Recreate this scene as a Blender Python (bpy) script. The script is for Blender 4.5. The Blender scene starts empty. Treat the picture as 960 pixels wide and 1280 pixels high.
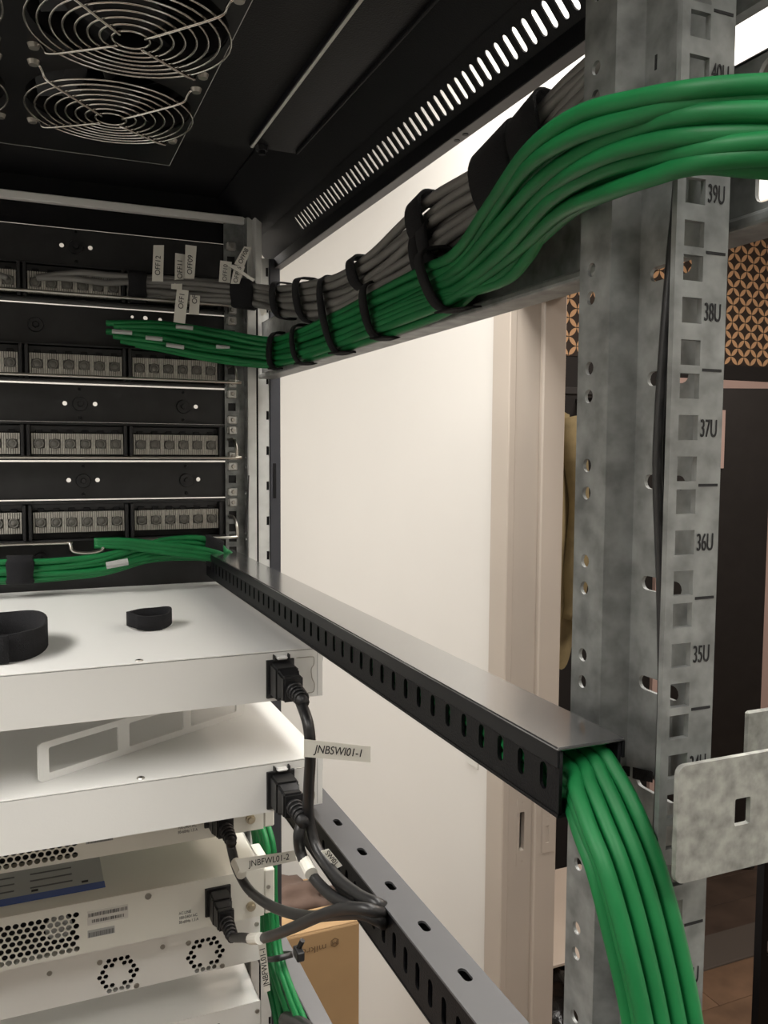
import bpy, bmesh, math, random
from mathutils import Vector, Matrix
random.seed(7)
C = bpy.context.scene.collection
scn = bpy.context.scene
# ---------------------------------------------------------------- camera
CZ = 1.712                       # camera height above the floor
YAW, PITCH, ROLL, FPX = 0.400759, 0.070519, 0.006012, 1053.16
def cam_axes():
    f = Vector((math.sin(YAW)*math.cos(PITCH), math.cos(YAW)*math.cos(PITCH), -math.sin(PITCH)))
    r = Vector((math.cos(YAW), -math.sin(YAW), 0)); u = r.cross(f)
    return r*math.cos(ROLL)+u*math.sin(ROLL), -r*math.sin(ROLL)+u*math.cos(ROLL), f
CR, CU, CF = cam_axes()
cd = bpy.data.cameras.new('camera'); cam = bpy.data.objects.new('camera', cd); C.objects.link(cam)
m = Matrix((CR, CU, -CF)).transposed().to_4x4(); m.translation = Vector((0, 0, CZ)); cam.matrix_world = m
cd.sensor_fit = 'VERTICAL'; cd.sensor_height = 24.0; cd.lens = FPX/1280*24.0; cd.clip_start = 0.01
scn.camera = cam
# ---------------------------------------------------------------- world, lights, exposure
w = bpy.data.worlds.new('world'); scn.world = w; w.use_nodes = True
w.node_tree.nodes['Background'].inputs[0].default_value = (1, .97, .93, 1)
w.node_tree.nodes['Background'].inputs[1].default_value = 0.15
def area(name, loc, sx, sy, power, color=(1, .965, .925), rot=(0, 0, 0)):
    l = bpy.data.lights.new(name, 'AREA'); l.shape = 'RECTANGLE'; l.size = sx; l.size_y = sy
    l.energy = power; l.color = color
    o = bpy.data.objects.new(name, l); C.objects.link(o); o.location = loc; o.rotation_euler = rot
    return o
LIGHTS = [(-1.1, 0.35, 0.6, 1.5, 31), (-0.9, 2.6, 1.2, 0.6, 23), (0.54, 0.75, 0.4, 1.5, 16), (0.2, -0.6, 0.6, 0.6, 6)]
for i, (x, y, sx, sy, pw) in enumerate(LIGHTS):
    area('ceiling_lamp_light', (x, y, 2.70), sx, sy, pw)
area('hall_lamp_light', (2.0, 1.2, 2.70), 0.6, 0.6, 30, (1, .85, .74))
vs = scn.view_settings; vs.view_transform = 'Standard'; vs.look = 'None'; vs.gamma = 1.0; vs.use_curve_mapping = False
vs.exposure = 0.16
# ---------------------------------------------------------------- point helpers (x, y of the 960x1280 frame onto a real plane)
U = .04445
def kz(k): return CZ + .07692 + (k-38)*U            # world height of rack-unit boundary k
def ray(x, y): return CF + CR*((x-480)/FPX) - CU*((y-640)/FPX)
O = Vector((0, 0, CZ))
def AX(x, y, X): d = ray(x, y); return O + d*(X/d.x)
def AY(x, y, Y): d = ray(x, y); return O + d*(Y/d.y)
def AZ(x, y, z): d = ray(x, y); return O + d*((z-CZ)/d.z)
# ---------------------------------------------------------------- materials
MATS = {}
def mat(name, col, rough=.5, metal=0., noise=None, bump=None, spec=.5, trans=0., coat=0.):
    m = bpy.data.materials.new(name); m.use_nodes = True
    nt = m.node_tree; b = nt.nodes['Principled BSDF']
    b.inputs['Base Color'].default_value = (*col, 1); b.inputs['Roughness'].default_value = rough
    b.inputs['Metallic'].default_value = metal; b.inputs['Specular IOR Level'].default_value = spec
    b.inputs['Coat Weight'].default_value = coat
    if trans: b.inputs['Transmission Weight'].default_value = trans
    tc = nt.nodes.new('ShaderNodeTexCoord')
    if noise:
        sc, amt, det = noise
        n = nt.nodes.new('ShaderNodeTexNoise'); n.inputs['Scale'].default_value = sc; n.inputs['Detail'].default_value = det
        nt.links.new(tc.outputs['Object'], n.inputs['Vector'])
        r = nt.nodes.new('ShaderNodeValToRGB')
        r.color_ramp.elements[0].position = .3; r.color_ramp.elements[1].position = .7
        r.color_ramp.elements[0].color = (*[c*(1-amt) for c in col], 1)
        r.color_ramp.elements[1].color = (*[min(1, c*(1+amt)) for c in col], 1)
        nt.links.new(n.outputs['Fac'], r.inputs['Fac']); nt.links.new(r.outputs['Color'], b.inputs['Base Color'])
    if bump:
        sc, st = bump
        n = nt.nodes.new('ShaderNodeTexNoise'); n.inputs['Scale'].default_value = sc; n.inputs['Detail'].default_value = 3
        nt.links.new(tc.outputs['Object'], n.inputs['Vector'])
        bp = nt.nodes.new('ShaderNodeBump'); bp.inputs['Strength'].default_value = st; bp.inputs['Distance'].default_value = .002
        nt.links.new(n.outputs['Fac'], bp.inputs['Height']); nt.links.new(bp.outputs['Normal'], b.inputs['Normal'])
    MATS[name] = m
    return m
mat('black_powder', (.0040, .0041, .0052), .5, bump=(900, .15), spec=.22)
mat('black_satin', (.0045, .0047, .006), .38, spec=.28)
mat('lid_black', (.045, .045, .047), .2, spec=.5, coat=1.)
MATS['lid_black'].node_tree.nodes['Principled BSDF'].inputs['Coat Roughness'].default_value = .14
MATS['lid_black'].node_tree.nodes['Principled BSDF'].inputs['IOR'].default_value = 2.2
MATS['lid_black'].node_tree.nodes['Principled BSDF'].inputs['Coat IOR'].default_value = 1.8
mat('lid_satin', (.075, .076, .08), .35)
mat('black_panel', (.016, .016, .0165), .55, noise=(60, .25, 2))
mat('black_plastic', (.010, .010, .011), .45)
mat('cord_rubber', (.012, .012, .0125), .38)
mat('velcro', (.006, .006, .008), .95, bump=(1500, .8))
mat('frame_dark', (.035, .037, .045), .45)
mat('galvanized', (.22, .23, .225), .42, .4, noise=(75, .38, 8))
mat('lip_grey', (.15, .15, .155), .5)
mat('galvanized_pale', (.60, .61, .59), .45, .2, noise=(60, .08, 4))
mat('galvanized_spangle', (.31, .315, .29), .5, .35, noise=(170, .32, 5))
mat('chrome', (.62, .60, .56), .18, 1.)
mat('steel_wire', (.55, .53, .48), .28, 1.)
mat('nut_steel', (.5, .5, .48), .35, .9)
mat('green_cable', (.006, .150, .040), .5, spec=.35, noise=(30, .12, 2))
mat('grey_cable', (.17, .165, .155), .5, noise=(30, .10, 2))
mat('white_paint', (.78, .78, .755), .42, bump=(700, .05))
mat('cream_paint', (.74, .735, .67), .45, bump=(700, .05))
mat('seam_dark', (.02, .02, .02), .8)
mat('tag_white', (.68, .665, .60), .6)
mat('ink', (.006, .006, .007), .7)
mat('ink_grey', (.12, .12, .12), .7)
mat('sticker_grey', (.42, .43, .42), .5)
mat('sticker_pale', (.62, .61, .57), .5)
mat('sticker_blue', (.015, .07, .34), .4)
mat('jack_grey', (.46, .44, .39), .55, noise=(200, .2, 2))
mat('jack_core', (.13, .125, .11), .5)
mat('screw', (.42, .40, .36), .35, .9)
mat('brass_screw', (.55, .48, .36), .3, 1.)
mat('wall_white', (.66, .64, .605), .75, noise=(3, .01, 2))
mat('wall_plain', (.74, .72, .68), .8)
mat('ceiling_white', (.8, .79, .77), .9)
mat('jamb_paint', (.44, .385, .33), .5, noise=(4, .05, 2))
mat('pink_paint', (.55, .42, .385), .6)
mat('dark_wood', (.012, .011, .011), .5, noise=(20, .2, 4))
mat('black_wall', (.010, .0095, .010), .7)
mat('khaki_cloth', (.20, .165, .085), .9, noise=(14, .25, 4), bump=(400, .3))
mat('cardboard', (.35, .225, .11), .8, noise=(12, .06, 3))
mat('cardboard_print', (.14, .085, .04), .85)
mat('brown_cloth', (.085, .055, .042), .9, noise=(12, .35, 4))
mat('bin_bag', (.010, .009, .009), .18, bump=(60, .9))
mat('oak', (.21, .135, .085), .5, noise=(9, .25, 5))
mat('oak_b', (.17, .108, .068), .5, noise=(9, .28, 5))
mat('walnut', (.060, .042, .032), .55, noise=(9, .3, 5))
mat('threshold_grey', (.085, .075, .066), .6)
mat('amber_glass', (.6, .6, .6), .2)
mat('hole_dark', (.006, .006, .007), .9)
def lamp_mat():
    m = bpy.data.materials.new('lamp_diffuser'); m.use_nodes = True
    b = m.node_tree.nodes['Principled BSDF']; b.inputs['Base Color'].default_value = (.9, .9, .88, 1)
    b.inputs['Emission Color'].default_value = (1, .96, .9, 1); b.inputs['Emission Strength'].default_value = 6
    MATS['lamp_diffuser'] = m
lamp_mat()
def petal_mat():          # four-petal printed wallpaper: overlapping circles on a diagonal lattice
    m = bpy.data.materials.new('petal_wallpaper'); m.use_nodes = True; nt = m.node_tree; L = nt.links
    b = nt.nodes['Principled BSDF']; b.inputs['Roughness'].default_value = .75
    tc = nt.nodes.new('ShaderNodeTexCoord'); sp = nt.nodes.new('ShaderNodeSeparateXYZ'); L.new(tc.outputs['Object'], sp.inputs[0])
    def mth(op, a, bb=None):
        n = nt.nodes.new('ShaderNodeMath'); n.operation = op
        for i, v in enumerate((a, bb)):
            if v is None: continue
            if isinstance(v, (int, float)): n.inputs[i].default_value = v
            else: L.new(v, n.inputs[i])
        return n.outputs[0]
    s = .049*math.sqrt(2)
    a = mth('DIVIDE', mth('ADD', sp.outputs['X'], sp.outputs['Z']), s); c = mth('DIVIDE', mth('SUBTRACT', sp.outputs['X'], sp.outputs['Z']), s)
    fa = mth('ABSOLUTE', mth('SUBTRACT', mth('FRACT', a), .5)); fc = mth('ABSOLUTE', mth('SUBTRACT', mth('FRACT', c), .5))
    mx = mth('MAXIMUM', fa, fc); mn = mth('MINIMUM', fa, fc)
    d2 = mth('ADD', mth('POWER', mth('SUBTRACT', 1., mx), 2.), mth('POWER', mn, 2.))
    pet = mth('LESS_THAN', d2, .462)
    mix = nt.nodes.new('ShaderNodeMix'); mix.data_type = 'RGBA'
    mix.inputs['A'].default_value = (.035, .024, .018, 1); mix.inputs['B'].default_value = (.66, .42, .235, 1)
    L.new(pet, mix.inputs['Factor']); L.new(mix.outputs['Result'], b.inputs['Base Color'])
    MATS['petal_wallpaper'] = m
petal_mat()
def M(n): return MATS[n]
# ---------------------------------------------------------------- object helpers
def link(name, me, parent=None, loc=None):
    o = bpy.data.objects.new(name, me); C.objects.link(o)
    if loc is not None: o.location = loc
    if parent is not None:
        o.parent = parent; o.matrix_parent_inverse = parent_inv(parent)
    return o
def parent_inv(p):
    t = Vector((0, 0, 0)); q = p
    while q is not None: t += q.location; q = q.parent
    # children keep world coordinates (no rotations are used on parents)
    return Matrix.Translation(-root_loc(p))
def root_loc(p):
    return Vector(p.get('_wl', (0, 0, 0)))
def thing(name, label, cat, loc, group=None):
    o = bpy.data.objects.new(name, None); o.empty_display_size = .02; C.objects.link(o); o.location = loc
    o['_wl'] = tuple(loc); tag(o, label, cat, group); return o
def tag(o, label, cat, group=None, kind=None):
    o['label'] = label; o['category'] = cat
    if group: o['group'] = group
    if kind: o['kind'] = kind
    return o
def obj(name, bm, mt, parent=None, smooth=False):
    me = bpy.data.meshes.new(name)
    if isinstance(bm, list): bm = join(bm)
    bmesh.ops.recalc_face_normals(bm, faces=bm.faces)
    bm.to_mesh(me); bm.free(); me.materials.append(M(mt))
    if smooth: me.polygons.foreach_set('use_smooth', [True]*len(me.polygons))
    return link(name, me, parent)
def meshobj(name, me, mt, parent=None):
    me.materials.clear(); me.materials.append(M(mt)); return link(name, me, parent)
def struct(name, bm, mt, smooth=False):
    o = obj(name, bm, mt, None, smooth); o['kind'] = 'structure'; return o
def join(parts):
    bm = bmesh.new()
    for p in parts:
        if isinstance(p, bmesh.types.BMesh):
            me = bpy.data.meshes.new('tmp'); p.to_mesh(me); p.free(); bm.from_mesh(me); bpy.data.meshes.remove(me)
        else:
            bm.from_mesh(p); bpy.data.meshes.remove(p)
    return bm
def box(x0, x1, y0, y1, z0, z1, bev=0., seg=1):
    bm = bmesh.new(); bmesh.ops.create_cube(bm, size=1)
    for v in bm.verts:
        v.co = Vector(((x0+x1)/2+v.co.x*(x1-x0), (y0+y1)/2+v.co.y*(y1-y0), (z0+z1)/2+v.co.z*(z1-z0)))
    if bev: bmesh.ops.bevel(bm, geom=bm.edges[:], offset=bev, segments=seg, affect='EDGES', profile=.5)
    return bm
def hexa(b, t):            # eight corners: bottom quad, top quad
    bm = bmesh.new(); vb = [bm.verts.new(v) for v in b]; vt = [bm.verts.new(v) for v in t]; n = len(b)
    bm.faces.new(vb[::-1]); bm.faces.new(vt)
    for i in range(n): bm.faces.new((vb[i], vb[(i+1) % n], vt[(i+1) % n], vt[i]))
    return bm
def crom(P, n):            # Catmull-Rom through P, n samples per span
    P = [Vector(p) for p in P]; Q = [P[0]*2-P[1]] + P + [P[-1]*2-P[-2]]; out = []
    for i in range(1, len(Q)-2):
        a, b, c, d = Q[i-1:i+3]
        for j in range(n):
            t = j/n
            out.append(.5*((2*b)+(c-a)*t+(2*a-5*b+4*c-d)*t*t+(3*b-a-3*c+d)*t**3))
    out.append(P[-1]); return out
def tube_bm(P, r, sides=8, cap=True):
    bm = bmesh.new(); rings = []; up = None
    for i, p in enumerate(P):
        t = (P[min(i+1, len(P)-1)]-P[max(i-1, 0)]).normalized()
        if up is None:
            up = Vector((0, 0, 1)) if abs(t.z) < .9 else Vector((1, 0, 0))
        up = (up - t*up.dot(t)).normalized(); s = t.cross(up)
        rr = r[i] if isinstance(r, (list, tuple)) else r
        rings.append([bm.verts.new(p + (up*math.cos(a)+s*math.sin(a))*rr) for a in [2*math.pi*k/sides for k in range(sides)]])
    for a, b in zip(rings, rings[1:]):
        for k in range(sides): bm.faces.new((a[k], a[(k+1) % sides], b[(k+1) % sides], b[k]))
    if cap: bm.faces.new(rings[0][::-1]); bm.faces.new(rings[-1])
    return bm
def tube(name, P, r, mt, parent=None, sides=8, n=8, closed=False):
    Q = crom(P, n) if n else [Vector(p) for p in P]
    return obj(name, tube_bm(Q, r, sides), mt, parent, True)
def ring_bm(c, R, r, nu=40, sides=6, ax=(Vector((1, 0, 0)), Vector((0, 1, 0)))):
    bm = bmesh.new(); c = Vector(c); n = ax[0].cross(ax[1]); rings = []
    for i in range(nu):
        a = 2*math.pi*i/nu; d = ax[0]*math.cos(a)+ax[1]*math.sin(a)
        rings.append([bm.verts.new(c + d*(R+r*math.cos(b)) + n*(r*math.sin(b))) for b in [2*math.pi*k/sides for k in range(sides)]])
    for i in range(nu):
        a, b = rings[i], rings[(i+1) % nu]
        for k in range(sides): bm.faces.new((a[k], a[(k+1) % sides], b[(k+1) % sides], b[k]))
    return bm
def cyl(c, d, r, r2=None, sides=16):     # frustum from c along d
    c = Vector(c); d = Vector(d); return tube_bm([c, c+d], [r, r if r2 is None else r2], sides)
def flat(outer, holes, origin, u, v, th):     # plate with holes (outline in u, v); thickness centred on the plane
    cu = bpy.data.curves.new('c', 'CURVE'); cu.dimensions = '2D'; cu.fill_mode = 'BOTH'; cu.extrude = th/2*200
    for pts in [outer]+list(holes):
        s = cu.splines.new('POLY'); s.points.add(len(pts)-1)
        for i, (a, b) in enumerate(pts): s.points[i].co = (a*200, b*200, 0, 1)
        s.use_cyclic_u = True
    o = bpy.data.objects.new('c', cu); me = bpy.data.meshes.new_from_object(o)
    bpy.data.objects.remove(o); bpy.data.curves.remove(cu)
    u = Vector(u); v = Vector(v); n = u.cross(v); mt = Matrix((u/200, v/200, n/200)).transposed().to_4x4(); mt.translation = Vector(origin)
    me.transform(mt); return me
def rect(a0, a1, b0, b1): return [(a0, b0), (a1, b0), (a1, b1), (a0, b1)]
def circ(a, b, r, n=12): return [(a+r*math.cos(2*math.pi*i/n), b+r*math.sin(2*math.pi*i/n)) for i in range(n)]
def slot(a, b, la, lb, n=6):             # stadium, half sizes la, lb
    out = []
    r = min(la, lb)
    for i in range(n+1):
        t = math.pi*i/n
        out.append((a+(la-r)+r*math.sin(t), b+r*math.cos(t)) if la > lb else (a+r*math.cos(t), b+(lb-r)+r*math.sin(t)))
    for i in range(n+1):
        t = math.pi+math.pi*i/n
        out.append((a-(la-r)+r*math.sin(t), b+r*math.cos(t)) if la > lb else (a+r*math.cos(t), b-(lb-r)+r*math.sin(t)))
    return out
def rrect(a0, a1, b0, b1, r, n=4):
    out = []
    for cx, cy, s in ((a1-r, b1-r, 0), (a0+r, b1-r, 1), (a0+r, b0+r, 2), (a1-r, b0+r, 3)):
        for i in range(n+1):
            t = math.pi/2*(s+i/n); out.append((cx+r*math.cos(t), cy+r*math.sin(t)))
    return out
def text_me(s, size, origin, u, v, sx=1., align='LEFT', th=.00012):
    cu = bpy.data.curves.new('t', 'FONT'); cu.body = s; cu.size = size; cu.extrude = th; cu.align_x = align; cu.align_y = 'CENTER'
    o = bpy.data.objects.new('t', cu); me = bpy.data.meshes.new_from_object(o)
    bpy.data.objects.remove(o); bpy.data.curves.remove(cu)
    u = Vector(u).normalized(); v = Vector(v).normalized(); n = u.cross(v)
    mt = Matrix((u*sx, v, n)).transposed().to_4x4(); mt.translation = Vector(origin); me.transform(mt); return me
EX, EY, EZ = Vector((1, 0, 0)), Vector((0, 1, 0)), Vector((0, 0, 1))
def zr(z): return CZ+z
# ================================================================ ROOM
WX = .85                                        # corridor wall beside the rack
JY = 1.392; HEAD = zr(.315)
struct('wall_right', [box(WX, WX+.105, JY, 3.6, 0, 2.75), box(WX, WX+.105, -2.6, .5, 0, 2.75), box(WX, WX+.105, .5, JY, HEAD, 2.75)], 'wall_white')
struct('wall_front', box(-2.7, WX+.105, 3.6, 3.7, 0, 2.75), 'wall_plain')
struct('wall_back', box(-2.7, 3.7, -2.7, -2.6, 0, 2.75), 'wall_plain')
struct('wall_left', box(-2.8, -2.7, -2.7, 3.7, 0, 2.75), 'wall_plain')
struct('ceiling', box(-2.8, 3.8, -2.7, 3.7, 2.75, 2.85), 'ceiling_white')
fl = struct('floor', box(-2.8, 3.8, -2.7, 3.7, -.06, -.012), 'seam_dark')
y = -.35; row = 0
while y < 2.06:
    x = -1.4 - .37*((row*7) % 4)
    while x < 3.6:
        ln = 1.24
        obj('plank', box(x+.0008, min(x+ln, 3.7)-.0008, y+.0008, y+.15-.0008, -.012, 0, .001), 'oak' if (row*3+int(x*2)) % 3 else 'oak_b', fl)
        x += ln
    y += .15; row += 1
obj('threshold', box(.96, 3.7, 2.052, 2.205, -.012, .006, .002), 'threshold_grey', fl)
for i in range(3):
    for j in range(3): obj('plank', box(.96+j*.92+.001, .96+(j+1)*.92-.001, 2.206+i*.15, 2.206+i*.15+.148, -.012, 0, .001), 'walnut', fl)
for i, (x, yy, sx, sy, pw) in enumerate(LIGHTS):
    t = thing('ceiling_light', ['flat white ceiling light panel on the left of the rack', 'flat white ceiling light panel in front of the rack', 'long ceiling light panel above the gap between rack and white wall', 'flat white ceiling light panel straight behind the camera'][i], 'ceiling light', (x, yy, 2.74))
    obj('frame', [box(x-sx/2-.02, x+sx/2+.02, yy-sy/2-.02, yy-sy/2, 2.715, 2.75), box(x-sx/2-.02, x+sx/2+.02, yy+sy/2, yy+sy/2+.02, 2.715, 2.75),
                  box(x-sx/2-.02, x-sx/2, yy-sy/2, yy+sy/2, 2.715, 2.75), box(x+sx/2, x+sx/2+.02, yy-sy/2, yy+sy/2, 2.715, 2.75)], 'ceiling_white', t)
    obj('diffuser', box(x-sx/2, x+sx/2, yy-sy/2, yy+sy/2, 2.725, 2.748), 'lamp_diffuser', t)
# door jamb of the opening (seen on the right of the white wall)
jp = flat(rect(WX, .957, 0, HEAD), [rrect(.8785, .8895, zr(-.784), zr(-.705), .002), ], (0, JY-.006, 0), EX, EZ, .012)
tj = struct('trim_1', [jp, box(.905, .957, JY-.026, JY-.012, 0, HEAD, .003), box(WX-.012, WX+.004, JY-.014, JY+.05, 0, HEAD+.05, .002)], 'jamb_paint')
obj('strike_plate', flat(rect(.871, .897, zr(-.83), zr(-.665)), [rrect(.8785, .8895, zr(-.784), zr(-.705), .002)], (0, JY-.0128, 0), EX, EZ, .0012), 'jamb_paint', tj) if 0 else None
meshobj('strike_plate', flat(rrect(.872, .897, zr(-.815), zr(-.675), .002), [rrect(.8785, .8895, zr(-.784), zr(-.705), .002), circ(.884, zr(-.685), .002), circ(.884, zr(-.805), .002)], (0, JY-.0125, 0), EX, EZ, .001), 'jamb_paint', tj)
obj('strike_pocket', box(.877, .891, JY, JY+.012, zr(-.79), zr(-.70)), 'hole_dark', tj)
meshobj('latch_plate', flat(rrect(.922, .947, zr(-.79), zr(-.66), .002), [rrect(.930, .938, zr(-.72), zr(-.69), .001), rrect(.930, .938, zr(-.77), zr(-.735), .001)], (0, JY-.0268, 0), EX, EZ, .001), 'jamb_paint', tj)
struct('trim_2', [box(WX-.002, .957, .5, JY, HEAD-.012, HEAD), box(WX-.002, .957, .5, .512, 0, HEAD)], 'jamb_paint')
o = tag(obj('wall_label', box(WX-.004, WX, 1.495, 1.545, zr(-.655), zr(-.637), .001), 'sticker_pale'), 'small pale label stuck on the white wall under the black duct', 'label')
# hall behind the opening
HY = 2.66
struct('wall_hall_back', box(.955, 3.7, HY, HY+.1, zr(.365), 2.75), 'petal_wallpaper')
struct('wall_hall_lower', [box(.955, 2.30, HY+.005, HY+.1, 0, zr(.365)), box(2.30, 3.7, HY-.004, HY+.1, zr(.30), zr(.365))], 'black_wall')
struct('wall_hall_right', box(3.7, 3.8, -2.7, 2.76, 0, 2.75), 'wall_plain')
struct('trim_3', [box(2.30, 3.7, HY-.012, HY+.1, zr(.245), zr(.303)), box(2.30, 2.36, HY-.012, HY+.1, 0, zr(.25)), box(2.74, 3.7, HY-.012, HY+.1, 0, zr(.25))], 'pink_paint')
struct('baseboard_hall', box(.96, 2.30, HY-.01, HY+.005, 0, .09, .002), 'black_wall')
d = struct('door_1', hexa([(2.37, HY-.01, .01), (2.73, HY-.16, .01), (2.745, HY-.125, .01), (2.385, HY+.025, .01)], [(2.37, HY-.01, zr(.262)), (2.73, HY-.16, zr(.262)), (2.745, HY-.125, zr(.262)), (2.385, HY+.025, zr(.262))]), 'dark_wood')
o = AY(905.5, 546, 2.563)
obj('door_plate', box(o.x-.06, o.x, 2.56, 2.566, zr(-.055), zr(.175), .001), 'pink_paint', d)
# ================================================================ SERVER RACK (frame, rails, roof)
rack = thing('server_rack', 'tall black and galvanized open server rack frame filling the picture', 'server rack', (0, .65, 0))
def square_holes(k0, k1, xc, s=.0048):
    h = []
    for k in range(k0, k1):
        for f in (.143, .5, .857):
            h.append(rrect(xc-s, xc+s, kz(k+f)-s, kz(k+f)+s, .0006, 2))
    return h
def hole_flange(k0, k1, x0, x1, xc, Y, za, zb, th=.0018, s=.0048):
    ya, yb = Y-th/2, Y+th/2
    parts = [box(x0, xc-s, ya, yb, za, zb), box(xc+s, x1, ya, yb, za, zb)]; z = za
    for k in range(k0, k1):
        for f in (.143, .5, .857):
            c = kz(k+f); parts.append(box(xc-s, xc+s, ya, yb, z, c-s)); z = c+s
    parts.append(box(xc-s, xc+s, ya, yb, z, zb))
    bm = join(parts); bmesh.ops.remove_doubles(bm, verts=bm.verts, dist=1e-5); return bm
# near right rail
YN = .255
zlo, zhi = kz(14), kz(42.6)
fl_ = hole_flange(14, 42, .2258, .2514, .2345, YN+.0004, zlo, zhi, .0026)
web = flat(rect(.2559, .3030, zlo, zhi), [slot(.2838, kz(k), .0125, .0031) for k in range(15, 40)], (.2505, 0, 0), EY, EZ, .0018)
jog = hexa([(.2387, .3090, zlo), (.2514, .3020, zlo), (.2514, .3040, zlo), (.2387, .3110, zlo)], [(.2387, .3090, zhi), (.2514, .3020, zhi), (.2514, .3040, zhi), (.2387, .3110, zhi)])
hol = []
for k in range(15, 43): hol += [circ(.3228, kz(k+.148), .0031, 16), circ(.3228, kz(k-.138), .0031, 16)]
strip = flat(rect(.309, .3315, zlo, zhi), hol, (.2395, 0, 0), EY, EZ, .0018)
rail = obj('mounting_rail', [fl_, web, jog, strip], 'galvanized', rack)
rail['label'] = 'galvanized mounting rail with square holes and unit numbers'
for k in range(30, 43):
    zb = kz(k)
    if k <= 41:
        obj('unit_mark', box(.2405, .2500, YN-.00115, YN-.0009, zb-.00055, zb+.00055), 'ink', rail)
    meshobj('unit_number', text_me('%dU' % k, .0098, (.2402, YN-.0011, kz(k-.5)-.0005), EX, EZ, .52), 'ink', rail)
obj('scribe_mark', box(.2493, .2497, .2955, .2968, kz(39.93), kz(40.07), .0001), 'ink', rail)
# far right rail
YFAR = 1.037
ff = hole_flange(18, 42, .2258, .2510, .2345, YFAR, kz(18), kz(42.6))
hol = []
for k in range(19, 43): hol += [circ(1.028, kz(k+.148), .0031, 10), circ(1.028, kz(k-.138), .0031, 10)]
fs = flat(rect(1.02, 1.037, kz(18), kz(42.6)), hol, (.2505, 0, 0), EY, EZ, .0018)
frail = obj('mounting_rail', [ff, fs], 'galvanized', rack); frail['label'] = 'far galvanized mounting rail beside the patch panels'
obj('rail_flange', box(.2505, .2610, 1.019, 1.021, kz(18), kz(42.6), .0005), 'galvanized_pale', frail)
# outer corner post at the far right
cp = obj('corner_post', box(.2835, .2975, 1.04, 1.075, kz(10), zr(.24), .001), 'frame_dark', rack)
sl = []
for k in range(19, 42): sl.append(rect(.2805, .284, kz(k+.3)-.0055, kz(k+.3)+.0055))
meshobj('post_strip', flat(rect(.2693, .2834, kz(10), zr(.24)), [rect(.2795, .2829, kz(k+.3)-.0055, kz(k+.3)+.0055) for k in range(19, 42)], (0, 1.043, 0), EX, EZ, .0015), 'galvanized_pale', cp)
obj('post_back', box(.2605, .2840, 1.046, 1.075, kz(10), zr(.24), .001), 'black_satin', cp)
obj('post_slot', box(.2875, .2915, 1.0392, 1.0402, kz(34.95), kz(35.95), .0003), 'black_satin', cp)
# galvanized horizontal side rail carrying the cable bundles
SRX = .2735
zb, zt = zr(.0925), zr(.160)
hl = [slot(.3966, zr(.1262), .0035, .003), slot(.335, zr(.1275), .003, .0022), slot(.353, zr(.1275), .0022, .0018), slot(.500, zr(.1262), .0035, .003), slot(.62, zr(.1262), .0035, .003),
      rrect(.2375, .2620, zr(.1005), zr(.119), .004), rrect(.236, .2625, zr(.142), zr(.1565), .006)]
sr = obj('side_rail', [flat(rect(.12, 1.036, zb, zt), hl, (SRX, 0, 0), EY, EZ, .002), box(SRX-.006, SRX+.016, .12, 1.036, zb-.002, zb+.004, .0018, 2), box(SRX-.001, SRX+.016, .12, 1.036, zt-.002, zt, .0006)], 'galvanized', rack)
sr['label'] = 'galvanized side rail behind the green cables'
obj('side_bar', [box(.268, .276, .12, .300, zr(.1775), zr(.2), .001)], 'galvanized', rack)
# lower side rail
obj('lower_side_rail', [box(.2500, .2695, .25, 1.036, zr(-.573), zr(-.570), .0008), box(.2500, .2525, .25, 1.036, zr(-.63), zr(-.571), .0006)], 'lip_grey', rack)
# top side beam with slots, chamfer, roof
pA = Vector((.2740, 0, zr(.2665))); pB = Vector((.2945, 0, zr(.2425))); dv = (pA-pB).normalized(); LN = (pA-pB).length
sl = [slot(.30+.01085*i, .0150, .0027, .0083) for i in range(58)]
ch = flat(rect(.12, 1.08, 0, LN), sl, pB, EY, dv, .0012)
tb = obj('top_beam', [ch, box(.2905, .3005, .12, 1.08, zr(.2293), zr(.2425), .0008)], 'black_powder', rack)
tb['label'] = 'black roof beam with a row of bright slots'
obj('beam_lip_sheen', box(.2905, .3005, .12, 1.08, zr(.2287), zr(.2293), .0002), 'lip_grey', tb)  # grey strip stands in for light reflected on the black beam's underside
for yy in (.552, .565): obj('beam_screw', cyl((.2957, yy, zr(.2288)), (0, 0, -.0008), .0022, None, 12), 'black_satin', tb)
ZR = zr(.2535)
# roof: fan panel, surrounding plate, folds
fan_c = [(.0622, .664), (.0622, .5345), (-.0652, .664), (-.0652, .5345), (.0622, .405), (-.0652, .405)]
roof = obj('roof_plate', [flat(rect(-.30, .2190, .26, .7175), [rect(-.124, .1226, .28, .716)], (0, 0, ZR+.004), EX, EY, .002),
                          box(-.30, .1775, .7165, .719, ZR+.003, ZR+.03), box(-.30, .30, .719, 1.10, ZR+.052, ZR+.055),
                          box(-.30, .31, .26, 1.10, ZR+.072, ZR+.075)], 'black_powder', rack)
roof['label'] = 'black sheet-metal roof underside'
obj('fold_highlight', box(.1768, .1790, .26, .706, ZR-.0018, ZR-.0008, .0003), 'galvanized_pale', roof)  # pale strip painted as the highlight where the black fold catches light
obj('plate_highlight', [box(.1222, .1226, .2805, .7815, ZR-.0008, ZR+.0004), box(-.1235, .1226, .7815, .7819, ZR-.0008, ZR+.0004)], 'galvanized_pale', roof)  # pale lines painted as highlights along the black fan plate's edges
obj('roof_fold', hexa([(.1758, .26, ZR-.001), (.1782, .26, ZR+.0005), (.1782, .706, ZR+.0005), (.1758, .706, ZR-.001)], [(.1758, .26, ZR+.004), (.1792, .26, ZR+.004), (.1792, .706, ZR+.004), (.1758, .706, ZR+.004)]), 'black_satin', roof)
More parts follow.
